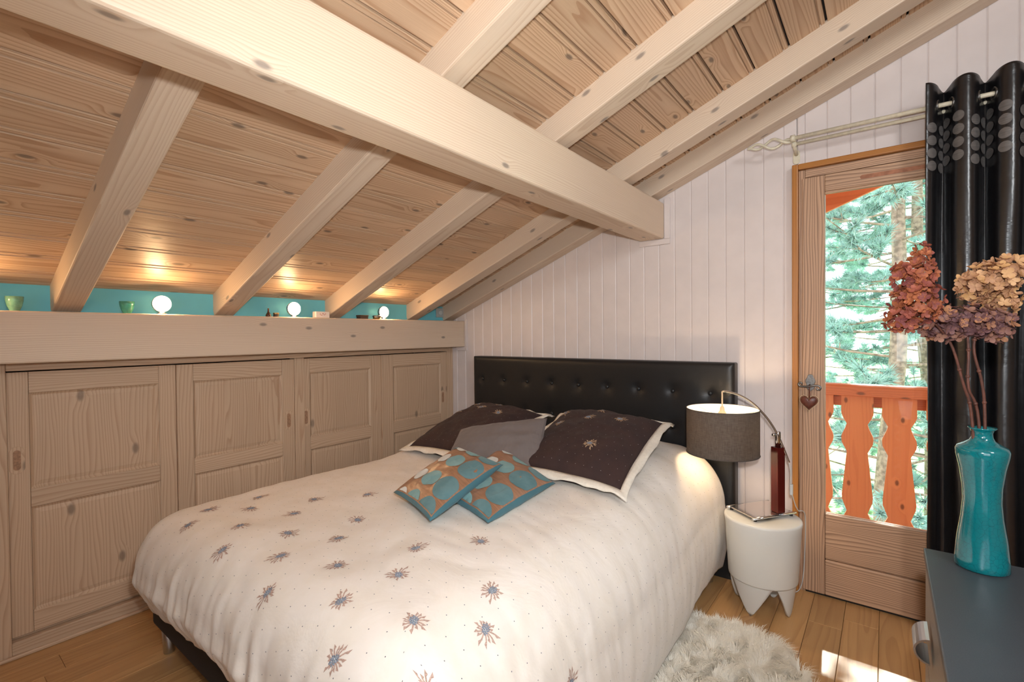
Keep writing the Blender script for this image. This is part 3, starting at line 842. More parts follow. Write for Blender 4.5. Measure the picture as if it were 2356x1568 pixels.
m.build('upholstered_front', M['leather'], hb, smooth=True)
MB().box(HX0, HX1, HY+.0222, 2.838, 0, HZ1).build('body', M['leather'], hb, bevel=.008)
for bx_, bz_ in btn:
    MB().ball((bx_, HY+.011, bz_), .012, 12, 8, sc=(1, .55, 1)).build('button', M['leather'], hb, smooth=True)

bd = thing('bed_base', 'dark fabric bed base on metal legs under the duvet', 'bed', (-1.57, 1.68, 0))
MB().box(-2.45, -.69, .655, 2.735, .12, .36).build('box_spring', M['base_fabric'], bd, bevel=.02, seg=3)
for lx in (-2.395, -.745):
    for ly in (.70, 2.66):
        MB().lathe([(.019, 0), (.021, .003), (.027, .119)], lx, ly, 0, 18).build('leg', M['steel'], bd, smooth=True)
tag(MB().box(-2.40, -.76, .72, 2.73, .362, .46).build('mattress', M['white_flange'], bevel=.03, seg=3, at=(-1.57, 1.7, .362)), 'pale mattress hidden beneath the ivory duvet', 'mattress')

# duvet: a sheet (s across, t along the bed) that rolls over the mattress edges and hangs
DCX, DA_L, DA_R, DB = -1.57, .72, .62, .76
EL, ER, EF = .56, .78, .46
def sm(a, b, x):
    x = max(0., min(1., (x-a)/(b-a))); return x*x*(3-2*x)
def duvet_raw(s, t):
    if s < 0: a, Ls, rs, ems, sg = DA_L, EL, .20, EL, -1
    else: a, Ls, rs, ems, sg = DA_R, ER, .28, ER, 1
    ex = max(0., abs(s)-a); ey = max(0., DB-t)
    e = math.hypot(ex, ey)
    sx = max(-a, min(a, s)) ; ty = max(DB, t)
    X = DCX+sx; Y = ty
    zt = .624 + .035*sm(-2.3, -1.0, X) - .012*(abs(sx)/a)**4 + .035*sm(1.5, 2.5, Y)
    zt += .018*noise.noise((X*2.3, Y*2.3, 1.7)) + .006*noise.noise((X*6, Y*6, 4.2))
    zt += .055*math.exp(-((X+1.93)/.33)**4-((Y-2.42)/.28)**4) + .055*math.exp(-((X+1.15)/.30)**4-((Y-2.42)/.28)**4)
    if e < 1e-6: return Vector((X, Y, zt)), 0.
    ux, uy = ex/e, ey/e
    er = min(Ls/ux if ux > 1e-6 else 9, EF/uy if uy > 1e-6 else 9)
    r = rs*ux*ux + .19*uy*uy
    em = ems*ux*ux + EF*uy*uy
    if s < 0: em += .05*(2*ux*uy)
    e *= em/er
    e0 = r*PI/2
    if e < e0: h, d = r*math.sin(e/r), r*(1-math.cos(e/r))
    else:
        q = e-e0; h, d = r+.02*math.sin(min(PI, q*9)), r+q
        h -= (.55*uy*uy + (.25 if s < 0 else .05)*ux*ux)*max(0, q-.05)
    z = zt-d
    return Vector((X+sg*h*ux, Y-h*uy, max(.035, z))), e
def duvet(s, t):
    p, e = duvet_raw(s, t)
    k = sm(.10, .45, e)
    # gathers run down the sides, soft creases cross the top
    amp = .017*k
    amp *= 1-.75*sm(.7, 1.5, t)*(1 if s > 0 else .3)
    f = noise.noise((p.x*17, p.y*17, p.z*2.2+7)) + .6*noise.noise((p.x*34, p.y*34, p.z*3+2))
    g = noise.noise((p.x*5+p.y*9, p.y*4-p.x*3, 9.1))
    ctr = Vector((DCX, 1.9, p.z)); out = (p-ctr); out.z = 0
    if out.length > 1e-6: out.normalize()
    q = p + out*amp*f
    q.z += .004*(1-k)*abs(g)*2 + amp*.25*f
    return q
S0, S1, T0, T1 = -(DA_L+EL), DA_R+ER, DB-EF, 2.70
nu, nv = 250, 230
m = MB(); uvs = []
for j in range(nv+1):
    t = T0+(T1-T0)*j/nv
    for i in range(nu+1):
        s = S0+(S1-S0)*i/nu
        m.v.append(tuple(duvet(s, t))); uvs.append((s*.94+t*.34+5, t*.94-s*.34+5))
for j in range(nv):
    for i in range(nu):
        a = j*(nu+1)+i; m.f.append([a, a+1, a+nu+2, a+nu+1]); m.m.append(0)
m.uv = uvs
dv = m.build('duvet', M['duvet'], smooth=True, at=(-1.57, 1.65, .3))
sol = dv.modifiers.new('thick', 'SOLIDIFY'); sol.thickness = .018; sol.offset = -1
tag(dv, 'puffy ivory duvet with embroidered thistles and pin dots covering the bed', 'duvet')

def normal_of(fn, a, b, h=.004):
    p = fn(a, b); n = (fn(a+h, b)-fn(a-h, b)).cross(fn(a, b+h)-fn(a, b-h)).normalized()
    return p, n
def thistle(parent, fn, a, b, rot, size, mats, seed, up=1):
    """embroidered thistle: beaded oval heart with a fan of ragged spikes; fn maps metres on the cloth to space"""
    rng = random.Random(seed); m = MB()
    p0, n0 = normal_of(fn, a, b)
    cr, sr = math.cos(rot), math.sin(rot)
    def P(x, y, lift):
        q, n = normal_of(fn, a+(x*cr-y*sr), b+(x*sr+y*cr))
        return q + n*lift*up
    ns = 15
    for i in range(ns):
        an = PI*(.08+1.84*i/(ns-1)) + rng.uniform(-.08, .08)     # fan, open on one side
        L = size*(.72+.5*rng.random())*(1.0 if .3 < i/(ns-1) < .8 else .75)
        wv = size*.045; c, s_ = math.cos(an), math.sin(an)
        r0 = size*.20
        p1 = (c*r0-s_*wv, s_*r0+c*wv); p2 = (c*r0+s_*wv, s_*r0-c*wv)
        mid1 = (c*L*.6-s_*wv*1.2, s_*L*.6+c*wv*1.2); mid2 = (c*L*.6+s_*wv*.9, s_*L*.6-c*wv*.9)
        tip = (c*L, s_*L)
        barb = (c*L*.75+s_*wv*3.2, s_*L*.75-c*wv*3.2)
        vs = [P(*p1, .0016), P(*p2, .0016), P(*mid2, .0018), P(*tip, .0014), P(*mid1, .0018), P(*barb, .0016)]
        m.add(vs, [(0, 1, 2, 4), (4, 2, 3), (2, 5, 3)], 0)
    # heart of beads
    for i in range(26):
        rr_ = math.sqrt((i+.5)/26); an = i*2.39996
        x, y = size*.34*rr_*math.cos(an)*1.1+size*.06, size*.30*rr_*math.sin(an)*.9
        bp = P(x, y, .0016); k = size*.062
        n = (P(x, y, .01)-bp).normalized()
        tx = n.orthogonal().normalized(); ty = n.cross(tx)
        ring = [bp + (tx*math.cos(PI*q/3)+ty*math.sin(PI*q/3))*k for q in range(6)]
        m.add(ring+[bp+n*k*.6], [(q, (q+1) % 6, 6) for q in range(6)], 1)
    return m.build('thistle_motif', mats, parent)
DMOT = [(-0.17, 0.657), (0.19, 0.63), (0.57, 0.594), (0.84, 0.674), (0.8, 0.889), (0.73, 0.987), (-0.54, 0.683), (-0.19, 1.246), (-0.37, 1.103), (-0.62, 0.987), (-0.48, 0.889), (-0.27, 0.96), (0.01, 1.058), (-0.28, 0.764), (-0.07, 0.835), (0.11, 0.915), (0.41, 0.996), (0.53, 1.165), (0.07, 0.737), (0.29, 0.799), (0.49, 0.862), (0.46, 0.701), (0.68, 0.755), (1.05, 1.112), (-0.63, 0.79)]
for i, (s, t) in enumerate(DMOT):
    thistle(dv, duvet, s, t, random.Random(i+3).uniform(0, 2*PI), .040, [M['needle_thread'], M['bead']], i)

# ------------------------------------------------------------------ pillows and cushions
def pillow_fn(c, T, pinch=.05, seed=0, soft=.55, wr=.006):
    c00, c10, c11, c01 = [Vector(q) for q in c]
    nrm = ((c10-c00).cross(c01-c00)).normalized()
    if nrm.z < 0: nrm = -nrm
    def fn(u, v, side=1, lift=0):
        """u,v in -1..1"""
        uu = u*(1-pinch*(1-v*v)); vv = v*(1-pinch*(1-u*u))
        a, b = (uu+1)/2, (vv+1)/2
        p = c00*(1-a)*(1-b)+c10*a*(1-b)+c11*a*b+c01*(1-a)*b
        k = max(0., (1-abs(u)**2.6))*max(0., (1-abs(v)**2.6))
        bul = k**soft
        w_ = wr*noise.noise((u*3+seed, v*3, seed*1.7))*min(1, k*3) + .5*wr*noise.noise((u*8, v*8+seed, seed))*min(1, k*3)
        return p + nrm*side*(T/2*bul + w_ + lift)
    return fn, nrm
def pillow_mesh(fn, n, size, edge=None):
    m = MB(); uv = []; top = {}; bot = {}
    for j in range(n+1):
        for i in range(n+1):
            u, v = -1+2*i/n, -1+2*j/n
            top[i, j] = len(m.v); m.v.append(tuple(fn(u, v, 1))); uv.append(((u+1)/2*size[0]+3, (v+1)/2*size[1]+3))
    for j in range(n+1):
        for i in range(n+1):
            if i in (0, n) or j in (0, n): bot[i, j] = top[i, j]
            else:
                u, v = -1+2*i/n, -1+2*j/n
                bot[i, j] = len(m.v); m.v.append(tuple(fn(u, v, -1))); uv.append(((u+1)/2*size[0]+3, (v+1)/2*size[1]+3))
    for j in range(n):
        for i in range(n):
            u, v = -1+2*(i+.5)/n, -1+2*(j+.5)/n
            e = 1 if (edge and max(abs(u), abs(v)) > edge) else 0
            m.f.append([top[i, j], top[i+1, j], top[i+1, j+1], top[i, j+1]]); m.m.append(e)
            m.f.append([bot[i, j+1], bot[i+1, j+1], bot[i+1, j], bot[i, j]]); m.m.append(1 if edge else 0)
    m.uv = uv
    return m
def centre(c): return sum((Vector(q) for q in c), Vector())/4

def plum_pillow(c, T, label, seed, motifs):
    fn, nrm = pillow_fn(c, T, .035, seed, .5, .012)
    o = pillow_mesh(fn, 40, (.62, .62)).build('pillow', M['plum'], smooth=True, at=centre(c))
    tag(o, label, 'pillow', 'dark plum pillows')
    # ruffled ivory flange all round
    m = MB(); n = 40; ring = []
    for k in range(4*n):
        sd_, f = divmod(k, n); f = -1+2*f/n
        u, v = ((f, -1), (1, f), (-f, 1), (-1, -f))[sd_]
        ring.append((u, v))
    N_ = len(ring)
    for lv in range(4):
        g = lv/3
        for k, (u, v) in enumerate(ring):
            e = 1+.125*g
            base = fn(u*.985, v*.985, 1); tgt = base + (fn(u, v, 1)-fn(0, 0, 1)+nrm*(T/2)).normalized()*0
            d = (fn(u, v, 1)-fn(u*.9, v*.9, 1)); d -= nrm*d.dot(nrm); d.normalize()
            cw = 1.0+.41*(abs(u*v)**8)
            w_ = .008*noise.noise((u*5+seed, v*5, g*2)) * (g*1.6) + .012*g*math.sin(k*.55+seed)*.5
            m.v.append(tuple(base + d*(.046*g*cw+.004) + nrm*(w_ - (.030 if v > .9 else .010)*g*g)))
    for lv in range(3):
        for k in range(N_):
            a = lv*N_+k; b = lv*N_+(k+1) % N_
            m.f.append([a, b, b+N_, a+N_]); m.m.append(0)
    fo = m.build('flange', M['white_flange'], o, smooth=True)
    fo.modifiers.new('thick', 'SOLIDIFY').thickness = .003
    for i, (u, v, sz) in enumerate(motifs):
        f2 = lambda a, b: fn(a/.31, b/.31, 1)
        thistle(o, f2, u*.31, v*.31, random.Random(seed*9+i).uniform(0, 2*PI), sz, [M['needle_gold'], M['bead']], i+seed*20, 1 if nrm.dot(normal_of(f2, u*.31, v*.31)[1]) > 0 else -1)
    return o
# corners: near-left, near-right, far-right, far-left
plum_pillow(((-1.42, 1.80, .700), (-.845, 1.80, .690), (-.90, 2.43, .862), (-1.475, 2.45, .868)), .21, 'dark plum pillow with ivory border leaning on the headboard at the right', 1.0,
            [(.30, -.50, .042), (-.62, .05, .038), (-.12, .28, .046), (.45, .42, .042), (-.75, .48, .036), (-.05, .72, .038)])
plum_pillow(((-2.27, 1.90, .655), (-1.72, 1.86, .680), (-1.66, 2.46, .825), (-2.20, 2.48, .845)), .20, 'dark plum pillow with ivory border leaning at the left behind the grey cushion', 2.0,
            [(-.62, .15, .036), (-.2, .42, .042), (.4, .35, .040), (-.55, .62, .034), (-.05, .80, .036)])
# grey cushion
c = ((-1.72, 1.62, .665), (-1.245, 1.83, .680), (-1.355, 2.035, .905), (-1.80, 1.86, .822))
fn, nr = pillow_fn(c, .13, .05, 5, .5, .010)
o = pillow_mesh(fn, 36, (.48, .40)).build('grey_cushion', M['grey_cord'], smooth=True, at=centre(c))
tag(o, 'grey fine corduroy cushion propped between the two plum pillows', 'cushion')
# polka dot cushions
def dot_cushion(c, T, label, seed, dots):
    fn, nr = pillow_fn(c, T, .05, seed, .5, .006)
    o = pillow_mesh(fn, 40, (.4, .4), .93).build('dotted_cushion', [M['copper_fabric'], M['teal_back']], smooth=True, at=centre(c))
    tag(o, label, 'cushion', 'copper cushions with round patches')
    for (u, v, r, mt) in dots:
        m = MB(); n = 28; vs = []
        for g in (0, .35, .7, 1.0):
            for q in range(n):
                a = 2*PI*q/n
                uu = max(-.93, min(.93, u+r/.19*g*math.cos(a))); vv = max(-.93, min(.93, v+r/.23*g*math.sin(a)))
                vs.append(fn(uu, vv, 1, .0016))
        m.add(vs, [(j*n+q, j*n+(q+1) % n, j*n+n+(q+1) % n, j*n+n+q) for j in range(3) for q in range(n)])
        m.uv = [(v_[0]*1.0, v_[1]) for v_ in vs]
        m.build('round_patch', M[mt], o, smooth=True)
D_, L_, W__ = 'teal_dark', 'teal_light', 'silver'
# u runs from left corner to near corner, v from the near edge to the far edge
dots = []
for v in (-1.0, -.38, .34, .98):
    dots += [(-.60, v-.02, .042, W__), (-.06, v, .056, L_), (.62, v, .068, D_)]
dots.append((-1.0, 1.0, .06, D_))
dot_cushion(((-1.585, 1.245, .690), (-1.235, 1.125, .690), (-1.285, 1.59, .775), (-1.625, 1.665, .790)), .085, 'copper cushion with teal and silver round patches lying in front, on top of its twin', 3.0, dots)
dot_cushion(((-1.445, 1.37, .672), (-1.085, 1.255, .678), (-1.115, 1.735, .690), (-1.500, 1.845, .775)), .085, 'copper cushion with teal round patches half hidden under its twin', 4.0, dots)

# ------------------------------------------------------------------ stool (milky plastic, four pointed feet)
SX, SY, SR = -.470, 2.575, .172
stl = thing('tooth_stool', 'milky white plastic stool with four pointed tooth legs beside the bed', 'stool', (SX, SY, 0))
prof = [(.150, .150), (.1515, .156), (.166, .405), (.170, .428), (.168, .437), (.160, .440), (.001, .440)]
b = MB(); seg = 48
prof_in = [(.001, .425), (.155, .425), (.140, .150)]
b.lathe(prof + prof_in, SX, SY, 0, seg); b.f = b.f[:-2]; b.m = b.m[:-2]
n_ = len(prof+prof_in)
b.f += [[(n_-1)*seg+(k+1) % seg, (n_-1)*seg+k, k, (k+1) % seg] for k in range(seg)]; b.m += [0]*seg
b.build('seat_body', M['stool'], stl, smooth=True)
for k in range(4):
    a0 = math.radians(-104+90*k)
    m = MB(); nh, na = 12, 14
    for i in range(nh+1):
        f = i/nh
        half = (PI/4*.93)*((1-f)**.88*.92+.10)
        if i == nh: half = .06
        rr_ = .146-.022*f; z = .156*(1-f)+.0005
        for j in range(na+1):
            a = a0-half+2*half*j/na
            m.v.append((SX+rr_*math.cos(a), SY+rr_*math.sin(a), z))
    W2 = na+1
    for i in range(nh):
        for j in range(na): m.f.append([i*W2+j, i*W2+j+1, (i+1)*W2+j+1, (i+1)*W2+j]); m.m.append(0)
    lg = m.build('leg', M['stool'], stl, smooth=True)
    sdm = lg.modifiers.new('thick', 'SOLIDIFY'); sdm.thickness = .014; sdm.offset = -1

# ------------------------------------------------------------------ arc table lamp
LZ = .4405
lp = thing('table_lamp', 'chrome arc table lamp with grey drum shade standing on the white stool', 'lamp', (-.48, 2.61, LZ))
pc = [Vector((-.618, 2.565)), Vector((-.482, 2.462)), Vector((-.348, 2.658)), Vector((-.484, 2.761))]
pm = MB(); pm.prism([tuple(q) for q in pc], LZ+.012, LZ+.020, lambda p, q, t: (p, q, t)); pm.build('base_plate', M['plate'], lp, bevel=.002)
for a, b_ in ((1, 2), (3, 0)):
    A_, B_ = pc[a], pc[b_]; d = (B_-A_).normalized()*.012
    MB().tube([(A_.x-d.x, A_.y-d.y, LZ+.014), (B_.x+d.x, B_.y+d.y, LZ+.014)], .0065, 10).build('edge_bar', M['chrome'], lp, smooth=True)
for q in pc:
    cq = q.lerp((pc[0]+pc[2])/2, .08)
    MB().lathe([(.008, 0), (.008, .010)], cq.x, cq.y, LZ, 12).build('foot', M['dark_gap'], lp)
CX_, CY_ = -.408, 2.612; an = math.atan2(pc[1].y-pc[0].y, pc[1].x-pc[0].x)
cp_ = []
for q in ((-1, -1), (1, -1), (1, 1), (-1, 1)):
    x, y = q[0]*.0215, q[1]*.0215
    cp_.append((CX_+x*math.cos(an)-y*math.sin(an), CY_+x*math.sin(an)+y*math.cos(an)))
MB().prism(cp_, LZ+.0205, .775, lambda p, q, t: (p, q, t)).build('column', M['redwood'], lp, bevel=.002)
MB().lathe([(.0125, .7755), (.0125, .846), (.011, .850), (.001, .850)], CX_, CY_, 0, 20).build('tube', M['chrome'], lp, smooth=True)
MB().ball((CX_-.017, CY_-.012, .834), .0085, 12, 8).build('clamp_knob', M['chrome'], lp, smooth=True)
LSX, LSY = -.633, 2.50                                  # axis of the shade
ctl = [Vector((-.362, 2.622, .705)), Vector((-.386, 2.615, .775)), Vector((-.411, 2.606, .842)), Vector((-.450, 2.590, .912)), Vector((-.505, 2.565, .980)), Vector((-.560, 2.540, 1.020)), Vector((-.610, 2.512, 1.038)), Vector((LSX+.006, LSY+.002, 1.041))]
def catmull(P, n=8):
    out = []
    for i in range(len(P)-1):
        p0, p1, p2, p3 = P[max(i-1, 0)], P[i], P[i+1], P[min(i+2, len(P)-1)]
        for k in range(n):
            t = k/n
            out.append(.5*((2*p1)+(p2-p0)*t+(2*p0-5*p1+4*p2-p3)*t*t+(3*p1-p0-3*p2+p3)*t**3))
    return out+[P[-1]]
MB().tube(catmull(ctl), .0052, 12).build('arc_arm', M['chrome'], lp, smooth=True)
MB().tube(catmull([Vector((LSX+.008, LSY+.002, 1.041)), Vector((LSX, LSY, 1.037)), Vector((LSX, LSY, 1.02)), Vector((LSX, LSY, .955))]), .0038, 10).build('drop_rod', M['thread'], lp, smooth=True)
MB().lathe([(.006, .967), (.010, .960), (.011, .945), (.019, .935), (.020, .905), (.018, .903)], LSX, LSY, 0, 20).build('socket', M['shell'], lp, smooth=True)
MB().ball((LSX, LSY, .868), .030, 16, 12, sc=(1, 1, 1.15)).build('bulb', M['lamp_bulb'], lp, smooth=True)
SHR, SZ0, SZ1 = .166, .737, .955
sh = MB().grid(lambda a, b: (LSX+SHR*math.cos(2*PI*a), LSY+SHR*math.sin(2*PI*a), SZ0+(SZ1-SZ0)*b), 72, 6)
sh_o = sh.build('shade', M['shade'], lp, smooth=True)
MB().grid(lambda a, b: (LSX+(SHR-.0025)*math.cos(2*PI*a), LSY+(SHR-.0025)*math.sin(2*PI*a), SZ0+(SZ1-SZ0)*b), 72, 6).build('shade_lining', M['shade_in'], sh_o, smooth=True)
for z in (SZ0, SZ1):
    MB().tube([(LSX+SHR*math.cos(2*PI*k/72), LSY+SHR*math.sin(2*PI*k/72), z) for k in range(73)], .0022, 6, caps=False).build('shade_rim', M['shade'], sh_o, smooth=True)
sp = MB()
for k in range(3):
    a = 2*PI*k/3+.5
    sp.tube([(LSX+.02*math.cos(a), LSY+.02*math.sin(a), .915), (LSX+(SHR-.004)*math.cos(a), LSY+(SHR-.004)*math.sin(a), SZ1-.012)], .0012, 6)
sp.build('shade_spider', M['steel'], sh_o)
cord = catmull([Vector((-.362, 2.622, .705)), Vector((-.356, 2.626, .66)), Vector((-.358, 2.63, .61)), Vector((-.352, 2.64, .55)), Vector((-.340, 2.66, .49)), Vector((-.330, 2.68, .462))])
MB().tube(cord, .0022, 8).build('cord', M['plastic'], lp, smooth=True)
MB().box(-.361, -.347, 2.622, 2.640, .548, .600).build('inline_switch', M['plastic'], lp, bevel=.004, seg=3)
cord2 = catmull([Vector((-.330, 2.68, .462)), Vector((-.310, 2.735, .43)), Vector((-.315, 2.775, .25)), Vector((-.330, 2.78, .06)), Vector((-.38, 2.77, .006)), Vector((-.50, 2.72, .005)), Vector((-.60, 2.70, .005))])
MB().tube(cord2, .0024, 8).build('floor_cord', M['plastic'], lp, smooth=True)

# ------------------------------------------------------------------ chest of drawers, vase, dried hydrangeas
dx0, dx1, dy0, dy1, dz = .082, .56, .62, 1.682, .75
ch = thing('chest_of_drawers', 'graphite grey chest of drawers at the right edge', 'chest of drawers', (.32, 1.15, 0))
MB().box(dx0, dx1, dy0, dy1, dz-.022, dz).build('top', M['dresser'], ch, bevel=.0025)
MB().box(dx0+.022, dx1-.003, dy0+.004, dy1-.004, .03, dz-.0225).build('carcass', M['dresser'], ch, bevel=.002)
for lx in (dx0+.05, dx1-.05):
    for ly in (dy0+.05, dy1-.05):
        MB().lathe([(.018, 0), (.020, .0295)], lx, ly, 0, 14).build('foot', M['dresser'], ch)
for i, (a, b_) in enumerate(((.485, .722), (.262, .480), (.04, .257))):
    df = MB().box(dx0+.004, dx0+.0215, dy0+.006, dy1-.006, a, b_).build('drawer', M['dresser_front'], ch, bevel=.002)
    zc_ = (a+b_)/2-.005
    for yc in (1.475, .83):
        m = MB(); n = 14
        for side in (0, 1):
            for k in range(n+1):
                an_ = PI*.05+PI*.9*k/n
                x = dx0+.004-.034*math.sin(an_); z = zc_+.030*math.cos(an_)
                rr_ = 0 if side == 0 else .004
                x += rr_*math.sin(an_); z -= rr_*math.cos(an_)
                m.v += [(x, yc-.045, z), (x, yc+.045, z)]
        for k in range(n):
            a0 = 2*k; b0 = 2*(n+1)+2*k
            m.f += [[a0, a0+1, a0+3, a0+2], [b0, b0+2, b0+3, b0+1], [a0, a0+2, b0+2, b0], [a0+1, b0+1, b0+3, a0+3]]; m.m += [0]*4
        m.f += [[0, 2*(n+1), 2*(n+1)+1, 1], [2*n, 2*n+1, 4*n+3, 4*n+2]]; m.m += [0, 0]
        h_ = m.build('handle', M['handle_al'], df, smooth=False)
        h_['label'] = 'curved matt aluminium pull'
        MB().box(dx0-.0285, dx0-.0278, yc-.0455, yc+.0455, zc_-.0015, zc_+.0015).build('handle_groove', M['plastic'], df)

VX, VY, VZ = .187, 1.620, dz+.0005
vp = [(.046, 0), (.0505, .004), (.0500, .02), (.0455, .075), (.0385, .125), (.0355, .165), (.0368, .200), (.0425, .245), (.0485, .275), (.0495, .288), (.046, .296), (.034, .303), (.0235, .311), (.0195, .320), (.0190, .330), (.0225, .338), (.0265, .341), (.0262, .343), (.0205, .339), (.0160, .330), (.0165, .318), (.030, .298), (.043, .285), (.036, .235), (.030, .165), (.042, .03), (.001, .012)]
tag(MB().lathe(vp, VX, VY, VZ, 56).build('vase', M['vase'], smooth=True, at=(VX, VY, VZ)), 'turquoise crackle glazed vase on the grey chest of drawers', 'vase')

def floret_mesh(seed):
    rng = random.Random(seed); m = MB()
    for k in range(4):
        a = PI/2*k+rng.uniform(-.15, .15); L = rng.uniform(.0115, .0145); wd_ = L*.44; cup = rng.uniform(.05, .6)
        c, s_ = math.cos(a), math.sin(a)
        pts = []
        for (l, w_) in ((.04, .12), (.35, .8), (.62, 1.0), (.85, .72), (1.0, .12)):
            z = cup*L*l*l+rng.uniform(-.0005, .0005)
            for q in (-1, 0, 1):
                pts.append((c*L*l-s_*wd_*w_*q, s_*L*l+c*wd_*w_*q, z+(abs(q)*.0012)))
        fs = [(r_*3+q, r_*3+q+1, r_*3+q+4, r_*3+q+3) for r_ in range(4) for q in range(2)]
        m.add(pts, fs)
    return m
FLO = {}
def floret_data(mat, i):
    if (mat.name, i) not in FLO:
        b = floret_mesh(i+11); me = bpy.data.meshes.new('floret'); me.from_pydata(b.v, [], b.f); me.materials.append(mat)
        me.polygons.foreach_set('use_smooth', [True]*len(me.polygons)); FLO[mat.name, i] = me
    return FLO[mat.name, i]
def hydrangea(label, path, lobes, mat, n, seed):
    rng = random.Random(seed)
    t = thing('dried_hydrangea', label, 'flower', path[0], 'dried hydrangeas in the vase')
    pts = catmull([Vector(p) for p in path], 6)
    sm_ = MB(); sm_.tube(pts, [.0034-.0009*i/len(pts) for i in range(len(pts))], 8)
    for f in (.35, .6, .8):
        p = pts[int(f*(len(pts)-1))]; sm_.ball(tuple(p), .0046, 8, 6)
    top = pts[-1]
    so = sm_.build('stem', M['stem'], t, smooth=True)
    tw = MB()
    wts = [l[1][0]*l[1][1]+l[1][1]*l[1][2] for l in lobes]
    for li, (cen, rad) in enumerate([(Vector(l[0]), l[1]) for l in lobes]):
        k = int(n*wts[li]/sum(wts))
        for i in range(k):
            zf = 1-2*(i+.5)/k; ph = i*2.39996+seed
            d = Vector((math.sqrt(1-zf*zf)*math.cos(ph), math.sqrt(1-zf*zf)*math.sin(ph), zf))
            q = rng.uniform(.72, 1.0)
            p = cen + Vector((d.x*rad[0], d.y*rad[1], d.z*rad[2]))*q
            nn = Vector((d.x/rad[0], d.y/rad[1], d.z/rad[2])).normalized() + Vector((rng.uniform(-.45, .45), rng.uniform(-.45, .45), rng.uniform(-.3, .5)))
            nn.normalize()
            o = bpy.data.objects.new('floret', floret_data(mat, rng.randrange(5))); C.objects.link(o)
            o.parent = t; o.location = p-Vector(path[0])
            qt = nn.to_track_quat('Z', 'Y'); o.rotation_euler = (qt.to_matrix() @ Matrix.Rotation(rng.uniform(0, 6.28), 3, 'Z')).to_euler()
            s_ = rng.uniform(.80, 1.15); o.scale = (s_, s_, s_)
            if i % 3 == 0: tw.tube([tuple(top.lerp(cen, .4)), tuple(p-nn*.002)], .0006, 4)
    tw.build('twigs', M['stem'], so)
    fi = MB()
    for li, l in enumerate(lobes):
        cen = Vector(l[0]); rad = l[1]; k = int(130*wts[li]/sum(wts))
        for i in range(k):
            d = Vector((rng.gauss(0, 1), rng.gauss(0, 1), rng.gauss(0, 1))).normalized()
            p = cen + Vector((d.x*rad[0], d.y*rad[1], d.z*rad[2]))*rng.uniform(.55, .9)
            mt = Matrix.Translation(p-Vector(path[0])) @ (d+Vector((rng.uniform(-.5, .5), rng.uniform(-.5, .5), rng.uniform(-.5, .5)))).to_track_quat('Z', 'Y').to_matrix().to_4x4()
            fb = floret_mesh(rng.randrange(900)); fi.add([mt @ Vector(q_) + Vector(path[0]) for q_ in fb.v], fb.f)
    fo_ = build_raw(fi, 'inner_florets', mat, t); fo_['kind'] = 'stuff'
VB = (VX, VY, VZ+.06)
hydrangea('rust brown dried hydrangea with a pointed tip, leftmost in the vase', [(VX-.004, VY, VZ+.03), (.168, 1.608, 1.105), (.150, 1.592, 1.20), (.125, 1.575, 1.30), (.085, 1.548, 1.36)],
          [((.060, 1.528, 1.395), (.052, .050, .062)), ((.066, 1.534, 1.462), (.034, .034, .050)), ((.071, 1.540, 1.515), (.015, .015, .030)), ((.033, 1.512, 1.455), (.022, .022, .040)), ((.030, 1.505, 1.36), (.035, .03, .032))], M['petal_rust'], 120, 1)
hydrangea('tan dried hydrangea with the palest petals, rightmost in the vase', [(VX+.006, VY+.002, VZ+.03), (.192, 1.624, 1.105), (.186, 1.618, 1.20), (.170, 1.606, 1.29), (.188, 1.622, 1.38)],
          [((.203, 1.636, 1.450), (.056, .050, .046)), ((.232, 1.650, 1.475), (.032, .03, .036)), ((.170, 1.612, 1.435), (.032, .03, .036)), ((.222, 1.645, 1.395), (.036, .03, .040))], M['petal_tan'], 100, 2)
hydrangea('mauve brown dried hydrangea hanging lowest between the two others', [(VX, VY-.006, VZ+.03), (.180, 1.612, 1.105), (.160, 1.598, 1.19), (.160, 1.600, 1.27), (.158, 1.600, 1.33)],
          [((.150, 1.585, 1.352), (.072, .046, .042)), ((.105, 1.556, 1.342), (.045, .04, .040)), ((.200, 1.615, 1.340), (.048, .04, .040))], M['petal_mauve'], 82, 3)

